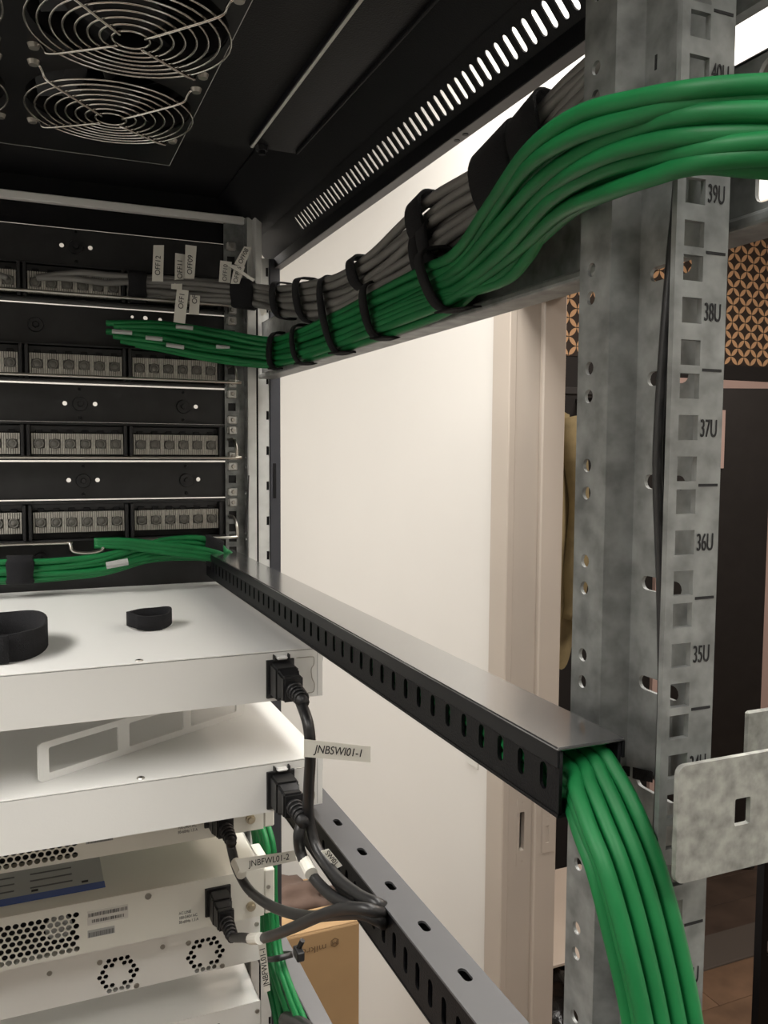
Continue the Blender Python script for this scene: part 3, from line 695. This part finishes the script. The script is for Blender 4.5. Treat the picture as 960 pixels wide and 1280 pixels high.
# ================================================================ WHITE SWITCHES
def iec_plug(parent_thing, x, y, z, mt='black_plastic'):
    # plug body pointing toward the viewer (-Y) from the inlet at y
    def sec(yy, hx, hz, dz=0): return [(x-hx, yy, z-hz+dz), (x+hx, yy, z-hz+dz), (x+hx, yy, z+hz+dz), (x-hx, yy, z+hz+dz)]
    parts = [hexa(sec(y-.001, .0092, .0135), sec(y-.020, .0092, .0130)), hexa(sec(y-.020, .0092, .0130), sec(y-.029, .0070, .0085)), hexa(sec(y-.0285, .0080, .0100), sec(y-.036, .0080, .0098))]
    for b in parts: bmesh.ops.bevel(b, geom=b.edges[:], offset=.0016, segments=2, affect='EDGES')
    o = obj('plug_body', parts, mt, parent_thing)
    rel = [cyl((x, y-.036, z), (0, -.026, -.003), .0062, .0045, 12)] + [ring_bm((x, y-.040-.0055*q, z-.0004*q), .0058-.0003*q, .0012, 14, 6, (EX, EZ)) for q in range(4)]
    obj('strain_relief', rel, mt, parent_thing, True)
    return o
def switch(dz, lab):
    t = thing('network_switch', lab, 'network switch', (0, .84, zr(-.2011+dz)), 'white network switches')
    Y0, Y1, X1 = .651, 1.030, .2215; z0, z1 = zr(-.2011+dz), zr(-.1600+dz)
    ix0, ix1, iz0, iz1 = .1735, .1970, zr(-.1985+dz), zr(-.1672+dz)
    obj('chassis', [flat(rect(-X1, X1, z0, z1-.0016), [rect(ix0, ix1, iz0, iz1)], (0, Y0+.0006, 0), EX, EZ, .0012), box(-X1, X1, Y0+.0012, Y1, z0, z0+.0012), box(X1-.0012, X1, Y0+.0012, Y1, z0, z1-.0016), box(-X1, -X1+.0012, Y0+.0012, Y1, z0, z1-.0016), box(-X1, X1, Y1-.001, Y1, z0, z1-.0016)], 'white_paint', t)
    obj('cover_seam', box(-X1+.0008, X1-.0008, Y0+.0008, Y1-.001, z1-.0018, z1-.0008), 'seam_dark', t)
    obj('top_cover', [box(-X1, X1, Y0, Y1, z1-.0012, z1, .0003), box(X1-.0001, X1+.0009, Y0+.0005, Y1, z1-.012, z1-.0004, .0003)], 'white_paint', t)
    obj('power_inlet', [box(ix0, ix1, Y0-.0015, Y0+.0010, iz0, iz1, .0006), box(ix0+.001, ix1-.001, Y0, Y0+.02, iz0+.001, iz1-.001)], 'black_plastic', t)
    sc = obj('cover_screw', [cyl((.0757, Y0+.006, z1), (0, 0, .0009), .0032, .0026, 14), ], 'screw', t); obj('screw_slot', cyl((.0757, Y0+.006, z1+.0008), (0, 0, .0003), .0012, None, 6), 'seam_dark', sc)
    # wire cord retainer and its tabs
    P = [(.1985, Y0-.0015, zr(-.1672+dz)), (.2055, Y0-.0018, zr(-.1672+dz)), (.2125, Y0-.0018, zr(-.1674+dz)), (.2135, Y0-.0018, zr(-.1695+dz)), (.2132, Y0-.0018, zr(-.1740+dz)), (.2112, Y0-.0018, zr(-.1775+dz)), (.2118, Y0-.0018, zr(-.1850+dz)), (.2138, Y0-.0018, zr(-.1900+dz)), (.2130, Y0-.0018, zr(-.1965+dz)), (.2080, Y0-.0018, zr(-.1972+dz))]
    tube('cord_retainer', P, .00045, 'screw', t, 6, 3)
    obj('retainer_tab', [box(.1795, .1922, Y0-.004, Y0, zr(-.1672+dz), zr(-.1655+dz), .0006), box(.1790, .1803, Y0-.005, Y0, zr(-.1672+dz), zr(-.1628+dz), .0004), box(.1912, .1925, Y0-.005, Y0, zr(-.1672+dz), zr(-.1628+dz), .0004)], 'seam_dark', t)
    obj('retainer_plate', box(.1812, .1905, Y0-.006, Y0-.0005, zr(-.1668+dz), zr(-.1640+dz), .0012), 'white_paint', t)
    obj('ear_seam', box(.2168, .2172, Y0-.0002, Y0+.0004, z0+.001, z1-.002), 'sticker_grey', t)
    return t
sw1 = switch(0, 'upper white switch with two black straps lying on top')
sw2 = switch(-.092, 'lower white switch with a white ladder bracket lying on top')
# ladder bracket lying on the lower switch
zt2 = zr(-.2518)
lb = AZ(48, 979, zt2); rb = AZ(304, 893, zt2)
uu = (rb-lb).normalized(); LNB = (rb-lb).length; HB = .0305
hol = [rrect(.0085, LNB*.335, .0055, HB-.005, .0016), rrect(LNB*.385, LNB*.655, .0055, HB-.005, .0016), rrect(LNB*.695, LNB*.955, .0055, HB-.005, .0016)]
br_ = tag(meshobj('ladder_bracket', flat(rrect(0, LNB, 0, HB, .004), hol, lb, uu, EZ, .0020), 'white_paint'), 'white ladder-shaped metal bracket standing on the lower white switch', 'bracket')
# ================================================================ FIREWALL APPLIANCES
def honey(x0, x1, z0, z1, px=.0064, pz=.00545, r=.0027, keep=lambda x, z: True):
    out = []; j = 0; z = z0+r
    while z < z1-r*.5:
        x = x1-r-(px/2 if j % 2 else 0)
        while x > x0+r:
            if keep(x, z): out.append(circ(x, z, r, 10))
            x -= px
        z += pz; j += 1
    return out
def firewall(zt, zb_, lab):
    Y0, X1 = .801, .2215
    t = thing('firewall_appliance', lab, 'network device', (0, .9, zr(zb_)), 'white firewall appliances')
    z0, z1 = zr(zb_), zr(zt); zc = (zt+zb_)/2
    ix0, ix1 = .1512, .1768; iz0, iz1 = z0+.0105, z1-.0095
    hol = honey(-.10, .0355, z0+.003, z1-.005)
    obj('rear_panel', [flat(rect(-X1, .2105, z0, z1), hol+[rect(ix0, ix1, iz0, iz1)], (0, Y0+.0006, 0), EX, EZ, .0012)], 'cream_paint', t)
    obj('body', [box(-X1, .2105, Y0+.0012, 1.03, z0, z0+.0012), box(-X1, .2105, Y0+.0010, 1.03, z1-.0012, z1, .0004), box(.2093, .2105, Y0+.0012, 1.03, z0, z1), box(-X1, .2105, 1.028, 1.03, z0, z1)], 'cream_paint', t)
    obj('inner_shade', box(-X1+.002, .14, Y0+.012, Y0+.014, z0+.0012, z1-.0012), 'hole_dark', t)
    for fx in (-.062, .018): obj('inner_fan', cyl((fx, Y0+.010, zr(zc)), (0, .0015, 0), .012, None, 20), 'sticker_grey', t)
    obj('mounting_ear', [box(.2110, X1, Y0-.0005, Y0+.06, z0+.001, z1-.002, .0012)], 'cream_paint', t)
    obj('power_inlet', [box(ix0, ix1, Y0-.002, Y0+.001, iz0, iz1, .0008), box(ix0+.001, ix1-.001, Y0, Y0+.02, iz0+.001, iz1-.001)], 'black_plastic', t)
    obj('ground_screw', [cyl((.1970, Y0, z0+.0125), (0, -.003, 0), .0048, .0046, 14), cyl((.1970, Y0-.003, z0+.0125), (0, -.0022, 0), .0036, .0028, 8)], 'brass_screw', t)
    obj('panel_screw', cyl((.1965, Y0, z0+.0235), (0, -.0006, 0), .0025, .0022, 12), 'screw', t)
    obj('panel_screw', cyl((.0975, Y0, z1-.006), (0, -.0012, 0), .0032, .0028, 12), 'screw', t)
    obj('panel_screw', cyl((.2150, Y0-.0005, z1-.020), (0, -.0010, 0), .0022, .002, 10), 'screw', t)
    s = obj('rating_sticker', box(.0425, .0790, Y0-.0004, Y0, zr(zc)+.0015, zr(zc)+.0150), 'sticker_pale', t)
    for q, (a, b, c, d) in enumerate([(.0435, .0785, .0095, .0130), (.0465, .0745, .0035, .0065)]):
        bars = []; xx = a
        while xx < b:
            wd = random.choice((.0004, .0007, .0010)); bars.append(box(xx, xx+wd, Y0-.0007, Y0-.0004, zr(zc)+c, zr(zc)+d)); xx += wd+random.choice((.0004, .0007))
        obj('barcode', bars, 'ink_grey', s)
    s2 = obj('rating_sticker', box(.0425, .0665, Y0-.0004, Y0, zr(zc)-.0105, zr(zc)-.0035), 'sticker_grey', t)
    bars = []; xx = .0435
    while xx < .066:
        wd = random.choice((.0003, .0006)); bars.append(box(xx, xx+wd, Y0-.0007, Y0-.0004, zr(zc)-.0100, zr(zc)-.0055)); xx += wd+.0005
    obj('barcode', bars, 'ink_grey', s2)
    for q, s_ in enumerate(('AC LINE', '100-240V AC', '50-60Hz 1.5 A')):
        meshobj('panel_lettering', text_me(s_, .0040, (.1260, Y0-.0002, z0+.0195-.0045*q), EX, EZ, .8), 'ink_grey', t)
    return t
fw1 = firewall(-.3275, -.3765, 'upper cream firewall appliance, half hidden under the lower white switch')
fw2 = firewall(-.4175, -.4665, 'lower cream firewall appliance with a blue-edged sticker on top')
tb_ = obj('top_sticker', box(-.12, .060, .832, .90, zr(-.4174), zr(-.4169)), 'sticker_grey', fw2)
obj('sticker_edge', box(-.12, .0605, .822, .834, zr(-.4174), zr(-.4168)), 'sticker_blue', fw2)
for q in range(9):
    xx = -.11+(q % 3)*.052; obj('sticker_print', box(xx, xx+.038, .845+.014*(q//3), .8475+.014*(q//3), zr(-.4169), zr(-.4167)), 'ink_grey', tb_)
for q in range(4): obj('sticker_print', box(-.095+q*.045, -.089+q*.045, .838, .842, zr(-.4169), zr(-.4167)), 'ink', tb_)
# ================================================================ FAN-GRILLE APPLIANCES
def appliance(zt, zb_, xs, lab, Y0=.853):
    t = thing('rack_appliance', lab, 'network device', (0, .93, zr(zb_)), 'white appliances with ring grilles')
    X1 = .2198; z0, z1 = zr(zb_), zr(zt); zc = zr(zt-.0315); hol = []
    for x in xs:
        for a in range(-5, 6):
            for b in range(-5, 6):
                hx, hz = (a+.5*(b % 2))*.0060, b*.0052
                if .0105 < math.hypot(hx, hz) < .0205: hol.append(circ(x+hx, zc+hz, .0027, 6))
    obj('rear_panel', [flat(rect(-X1, X1, z0, z1), hol, (0, Y0+.0006, 0), EX, EZ, .0012)], 'white_paint', t)
    obj('body', [box(-X1, X1, Y0+.0010, 1.03, z1-.0012, z1, .0004), box(-X1, X1, Y0+.0012, 1.03, z0, z0+.0012), box(X1-.0012, X1, Y0+.0010, 1.03, z0, z1, .0004), box(-X1, X1, 1.028, 1.03, z0, z1)], 'white_paint', t)
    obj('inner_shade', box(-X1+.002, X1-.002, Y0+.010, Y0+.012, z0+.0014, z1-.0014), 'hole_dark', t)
    for x in xs:
        for s in (-1, 1):
            obj('fan_screw', cyl((x-.0175*s, Y0, zc+.0165*s), (0, -.001, 0), .0028, .0024, 12), 'screw', t)
    for x, z in ((.2162, z1-.0105), (.1175, z1-.013), (.0095, z1-.015), (-.10, z1-.014)):
        obj('panel_screw', cyl((x, Y0, z), (0, -.001, 0), .0026, .0022, 12), 'screw', t)
    return t
appliance(-.4946, -.5455, (.1613, .0737), 'white appliance with two ring grilles under the lower firewall')
appliance(-.592, -.643, (.1649,), 'lowest white appliance, mostly cut off by the bottom edge')
# ================================================================ POWER CORDS
PM = {}
def cord(name, label, plug, pts, r=.0042, d=.055):
    t = thing(name, label, 'power cord', plug, 'black power cords')
    iec_plug(t, *plug)
    x, y, z = plug
    P = [Vector((x, y-d+.008, z-.002)), Vector((x, y-d, z-.005))] + pts
    obj('cord', tube_bm(crom(P, 8), r, 10), 'cord_rubber', t, True)
    return t
def seq(L, x0, x1):
    n = len(L)-1; return [AX(a, b, x0+(x1-x0)*(i/n)**1.5) for i, (a, b) in enumerate(L)]
c1 = cord('power_cord', 'power cord of the upper white switch with tag JNBSWI01-1', (.1852, .6495, zr(-.1825)), seq([(385, 905), (388, 940), (386, 985), (386, 1022), (396, 1060), (420, 1095), (448, 1118), (470, 1129), (480, 1134)], .184, .2150))
c2 = cord('power_cord', 'power cord of the lower white switch curving into the lower duct', (.1852, .6495, zr(-.2745)), seq([(373, 1045), (376, 1066), (390, 1094), (414, 1119), (445, 1136), (470, 1144), (480, 1148)], .182, .2150))
c3 = cord('power_cord', 'power cord of the upper firewall with tag JNBFWL01-2', (.1640, .799, zr(-.3525)), seq([(292, 1072), (298, 1090), (313, 1114), (342, 1134), (382, 1145), (422, 1143), (452, 1142), (472, 1150), (480, 1155)], .166, .2150))
c4 = cord('power_cord', 'power cord of the lower firewall with an upright tag', (.1640, .799, zr(-.4425)), seq([(305, 1172), (320, 1174), (342, 1169), (372, 1157), (402, 1144), (430, 1136), (455, 1136), (472, 1140), (480, 1143)], .166, .2150))
flag(c1, [(380, 924), (463, 933), (463, 953), (380, 946)], pl(.560), 'JNBSWI01-1', .0083, 0, .16, sx=.88)
obj('tag_wrap', tube_bm([AX(388.5, 924, .187), AX(387.5, 946, .187)], .0047, 12), 'tag_white', c1)
flag(c3, [(294, 1074), (370, 1063), (373, 1075), (301, 1091)], pl(.690), 'JNBFWL01-2', .0078, 0, .18, sx=.85)
obj('tag_wrap', tube_bm([AX(295, 1078, .1662), AX(302, 1093, .1663)], .0047, 12), 'tag_white', c3)
flag(c4, [(321, 1166), (331, 1168), (338, 1238), (330, 1241)], pl(.735), 'JNBFWL01-1', .0075, 1, .10, sx=.95)
obj('tag_wrap', tube_bm([AX(314, 1173.5, .1662), AX(325, 1173, .1663)], .0047, 12), 'tag_white', c4)
flag(c2, [(401, 1064), (411, 1061), (428, 1082), (420, 1086)], pl(.565), 'SWI01', .0050, 3, .1)
obj('tag_wrap', tube_bm([AX(377, 1069, .1862), AX(389, 1092, .1864)], .0049, 12), 'tag_white', c2)
# ================================================================ LOOSE STRAPS ON THE SWITCH
def loop(name, label, c, rx, ry, hgt, ang, th=.0022, flapdir=0.):
    z0 = zr(-.1598); nu = 40; bm = bmesh.new(); R_ = []
    for k in range(nu+8):
        t = 2*math.pi*k/nu + flapdir; g = 1+.05*math.sin(2*t+1) + (.0 if k < nu else .075) + .03*math.sin(3*t)
        x = rx*g*math.cos(t); y = ry*g*math.sin(t); n = Vector((math.cos(t)/rx, math.sin(t)/ry, 0)).normalized()
        ca, sa = math.cos(ang), math.sin(ang)
        p = Vector((c[0]+x*ca-y*sa, c[1]+x*sa+y*ca, z0 + .0012*(1+math.sin(2*t+.5)) - (.002 if k >= nu else 0)*0)); n = Vector((n.x*ca-n.y*sa, n.x*sa+n.y*ca, 0))
        h = hgt*(1+.04*math.sin(4*t))
        R_.append([bm.verts.new(p), bm.verts.new(p+n*th), bm.verts.new(p+n*th+EZ*h), bm.verts.new(p+EZ*h)])
    for p, q in zip(R_, R_[1:]):
        for z in range(4): bm.faces.new((p[z], p[(z+1) % 4], q[(z+1) % 4], q[z]))
    bm.faces.new(R_[0]); bm.faces.new(R_[-1][::-1])
    return tag(obj(name, bm, 'velcro', None, True), label, 'strap', 'loose straps on the upper switch')
lc = AZ(10, 812, zr(-.16)); loop('strap_loop', 'large coiled black strap at the left edge on the upper switch', (lc.x-.006, .735), .0330, .050, .0210, .15, flapdir=3.6)
lc = AZ(189, 786, zr(-.16)); loop('strap_loop', 'small coiled black strap near the middle of the upper switch', (lc.x, lc.y+.012), .0172, .0205, .0125, -.12, flapdir=4.2)
# ================================================================ VERTICAL GREEN BUNDLE BEHIND THE APPLIANCES
VG = Bundle([(AX(a-6, b, X), AX(c-5, d, X)) for a, b, c, d, X in [(300, 950, 318, 950, .232), (313, 1010, 328, 1010, .2335), (322, 1060, 342, 1060, .2345), (326, 1130, 345, 1130, .2350), (331, 1190, 352, 1190, .2360), (340, 1240, 368, 1240, .2370), (350, 1300, 394, 1300, .2380)]], 7)
for j in range(4):
    for lay in range(2):
        o = obj('network_cable', tube_bm(VG.path((j+.5)/4, lay*.006, .03, j*1.9+lay), .0034, 8), 'green_cable', None, True)
        tag(o, 'green network cable in the upright bundle behind the firewall appliances', 'cable', 'upright green bundle')
strap('cable_tie', 'black cable tie round the upright green bundle', VG, near_i(VG, 340, 1197), .005, pad=.001, cat='cable tie', group='ties', mt='black_plastic')
o = AX(372, 1188, .245)
obj_t = tag(obj('tie_head', [box(o.x-.004, o.x+.004, o.y-.012, o.y+.004, o.z-.006, o.z+.004, .001), tube_bm([o+Vector((0, 0, 0)), o+Vector((.004, -.004, .012))], .003, 6)], 'black_plastic'), 'small black clip between the green bundle and the grey lower rail', 'clip')
tag(obj('cable_sheath', tube_bm(crom([AX(358, 1276, .236), AX(368, 1280, .236), AX(382, 1288, .236), AX(396, 1304, .236)], 6), .009, 10), 'black_plastic', None, True), 'black sleeve at the foot of the upright green bundle', 'cable sleeve')
# ================================================================ BLACK CABLE ON THE NEAR RAIL
for q, dx in enumerate((0, 5)):
    P = [AY(a+dx*.9, b, .2690+q*.003) for a, b in ((848, 120), (847, 230), (839, 320), (830, 430), (823, 540), (822, 610), (826, 720), (828, 840), (826, 930), (823, 1010), (817, 1100), (806, 1200), (796, 1300))]
    tag(obj('power_cord', tube_bm(crom(P, 7), .0017 if q else .0020, 8), 'cord_rubber', None, True), ['thin black cable down the inside of the near mounting rail', 'second thin black cable beside it, just behind, on the near rail'][q], 'cable', 'black cables on the near rail')
o0 = [AX(760, 962, .245), AX(790, 965, .250), AX(806, 963, .250), AX(816, 970, .246)]
tag(obj('strap', [hexa([o0[0]-EZ*.0022, o0[1]-EZ*.0022, o0[1]-EZ*.0022+EY*.001, o0[0]-EZ*.0022+EY*.001], [o0[0]+EZ*.0022, o0[1]+EZ*.0022, o0[1]+EZ*.0022+EY*.001, o0[0]+EZ*.0022+EY*.001]), hexa([o0[1]-EZ*.003, o0[3]-EZ*.003, o0[3]-EZ*.003+EY*.001, o0[1]-EZ*.003+EY*.001], [o0[1]+EZ*.0022, o0[3]+EZ*.0018, o0[3]+EZ*.0018+EY*.001, o0[1]+EZ*.0022+EY*.001])], 'velcro'), 'short black strap tied to the near rail behind the hanging green cables', 'strap')
# ================================================================ GALVANIZED BRACKET AT THE RIGHT
PYB = .2345
pbk = thing('mounting_bracket', 'flat galvanized bracket plate with a square hole, bolted across the near rail', 'bracket', (.25, PYB, zr(-.158)))
hx0, hx1 = .2438, .2516
meshobj('bracket_plate', flat(rrect(.2160, .330, zr(-.1580), zr(-.1135), .0035), [rrect(hx0, hx1, zr(-.1405), zr(-.1300), .0006, 2)], (0, PYB, 0), EX, EZ, .0022), 'galvanized_spangle', pbk)
obj('bracket_spacer', box(.2320, .2500, PYB+.001, YN-.001, zr(-.1560), zr(-.1500), .0006), 'galvanized_spangle', pbk)
o = AY(938, 906, .2560); 
obj('bracket_tab', box(.2785, .305, .262, .264, zr(-.135), zr(-.1085), .001), 'galvanized_spangle', pbk)
# ================================================================ BACKGROUND OBJECTS
# cardboard box standing between rack and wall
bx = thing('cardboard_box', 'tall brown cardboard box with upside-down printing by the white wall', 'box', (.43, 1.45, 0))
obj('carton', box(.335, .5300, 1.35, 1.425, 0, zr(-.836), .004, 2), 'cardboard', bx)
obj('carton_flap', box(.337, .528, 1.352, 1.40, zr(-.837), zr(-.8345), .001), 'cardboard', bx)
pu, pv = Vector((-1, 0, 0)), Vector((0, 0, -1))
q = AY(408.5, 1183, 1.3490)
meshobj('print', text_me('mikro', .0165, q, pu, pv, 1.22), 'cardboard_print', bx)
hexp = [(.0085*math.cos(math.pi/6+i*math.pi/3), .0085*math.sin(math.pi/6+i*math.pi/3)) for i in range(6)]
hexi = [(.0068*math.cos(math.pi/6+i*math.pi/3), .0068*math.sin(math.pi/6+i*math.pi/3)) for i in range(6)]
lg = AY(418.5, 1178, 1.3490)
meshobj('print_logo', flat(hexp, [hexi], lg, pu, pv, .0003), 'cardboard_print', bx)
obj('print_logo', [tube_bm([lg+pu*a[0]+pv*a[1], lg+pu*b[0]+pv*b[1]], .0009, 5) for a, b in (((-.004, -.003), (-.004, .003)), ((-.004, .003), (0, -.001)), ((0, -.001), (.004, .003)), ((.004, .003), (.004, -.003)))], 'cardboard_print', bx)
# brown cloth bag and black case on top behind
bm = bmesh.new(); bmesh.ops.create_icosphere(bm, subdivisions=4, radius=1)
for v in bm.verts:
    c = v.co.copy(); n = .12*math.sin(7*c.x+2*c.y)+.10*math.sin(9*c.y+4*c.z)+.06*math.sin(17*c.x-5*c.z)
    v.co = Vector((.435+.105*c.x*(1+n), 1.505+.062*c.y*(1+n), zr(-.872)+.046*c.z*(1+n)))
tag(obj('cloth_bag', bm, 'brown_cloth', None, True), 'crumpled dark brown cloth behind the cardboard box', 'cloth')
tag(obj('carton_stack', box(.335, .535, 1.435, 1.66, 0, zr(-.905), .003), 'cardboard'), 'second brown carton standing behind the printed box under the cloth', 'box')
q = AY(362, 1116, 1.60)
tag(obj('hard_case', [box(q.x-.03, q.x+.020, 1.60, 1.63, zr(-.905), q.z+.014, .003), box(q.x-.02, q.x+.026, 1.585, 1.60, zr(-.905), q.z+.004, .003)], 'black_plastic'), 'small black plastic case peeking out behind the brown cloth', 'case')
# khaki jacket hanging in the hall
jk = thing('jacket', 'khaki jacket hanging in the dark hall seen past the door jamb', 'jacket', (1.6, 2.25, zr(-.62)))
bm = bmesh.new(); NX, NZ = 26, 30; g = []
for side in (1, -1):
    gr = []
    for iz in range(NZ+1):
        tz = iz/NZ; z = zr(.150)-tz*.80
        rowv = []
        for ix in range(NX+1):
            tx = ix/NX*2-1
            wl = .10+.06*min(1, tz*3)-.01*math.sin(tz*7)
            x = 1.475+tx*wl + .012*math.sin(tz*9+tx*2)
            dpt = .05*math.sqrt(max(0, 1-tx*tx))*(.6+.4*math.sin(tz*2.2+.4)) + .010*math.sin(tx*14+tz*3)*(1-abs(tx))
            zz = z - (.03*abs(tx) if iz == 0 else 0) + (.04*math.sin(tx*6+1) if iz == NZ else 0)
            rowv.append(bm.verts.new((x, 2.25-side*dpt, zz)))
        gr.append(rowv)
    for iz in range(NZ):
        for ix in range(NX):
            bm.faces.new((gr[iz][ix], gr[iz][ix+1], gr[iz+1][ix+1], gr[iz+1][ix]))
bmesh.ops.remove_doubles(bm, verts=bm.verts, dist=.0005)
obj('jacket_body', bm, 'khaki_cloth', jk, True)
sv = [Vector((1.555, 2.22, zr(.11))), Vector((1.585, 2.20, zr(-.05))), Vector((1.595, 2.19, zr(-.22))), Vector((1.585, 2.19, zr(-.40))), Vector((1.578, 2.19, zr(-.52)))]
obj('sleeve', tube_bm(crom(sv, 6), [.03+.012*math.sin(i*.5)*.5+.008 for i in range(25)], 12), 'khaki_cloth', jk, True)
obj('hanger', tube_bm([Vector((1.475, 2.25, zr(.15))), Vector((1.475, 2.25, zr(.19)))], .003, 6), 'black_plastic', jk)
tag(obj('coat_rail', [box(1.15, 1.95, 2.235, 2.265, zr(.185), zr(.21), .004), box(1.17, 1.19, 2.265, HY+.006, zr(.19), zr(.205)), box(1.91, 1.93, 2.265, HY+.006, zr(.19), zr(.205))], 'black_wall'), 'black coat rail the khaki jacket hangs from', 'coat rail')
# low shelf with a black bag in the hall
q = AY(715, 1198, 1.58)
tag(obj('shelf', [box(.99, 1.45, 1.57, 1.95, q.z-.006, q.z+.003, .002), box(1.00, 1.02, 1.58, 1.60, 0, q.z-.005), box(1.42, 1.44, 1.58, 1.60, 0, q.z-.005), box(1.00, 1.02, 1.92, 1.94, 0, q.z-.005), box(1.42, 1.44, 1.92, 1.94, 0, q.z-.005)], 'jamb_paint'), 'low shelf edge in the dark hall below the jacket', 'shelf')
bm = bmesh.new(); bmesh.ops.create_icosphere(bm, subdivisions=4, radius=1)
for v in bm.verts:
    c = v.co.copy(); n = .10*math.sin(9*c.x+3*c.y)+.10*math.sin(11*c.z+5*c.x)+.07*math.sin(21*c.y-8*c.z)
    v.co = Vector((1.22+.165*c.x*(1+n), 1.76+.14*c.y*(1+n), q.z*.46+q.z*.40*c.z*(1+n)))
tag(obj('bin_bag', bm, 'bin_bag', None, True), 'shiny crumpled black plastic bag under the hall shelf', 'bag')
# black post with a notch at the lower right
q0 = AY(953, 1180, 1.35); 
ps = thing('stand_post', 'black metal stand post cut by the right edge, in front of the wooden floor', 'post', (q0.x, 1.35, 0))
zt_ = AY(953, 1062, 1.35).z
meshobj('post_upright', flat(rect(q0.x-.014, q0.x+.06, 0, zt_), [[(q0.x+.004, zt_-.21), (q0.x+.03, zt_-.225), (q0.x+.03, zt_-.255), (q0.x+.004, zt_-.245)], rrect(q0.x+.012, q0.x+.03, zt_-.05, zt_-.02, .003)], (0, 1.35, 0), EX, EZ, .02), 'black_powder', ps)
obj('post_foot', box(q0.x-.03, q0.x+.08, 1.30, 1.40, 0, .02, .003), 'black_powder', ps)
for o in bpy.data.objects:
    if '_wl' in o: del o['_wl']
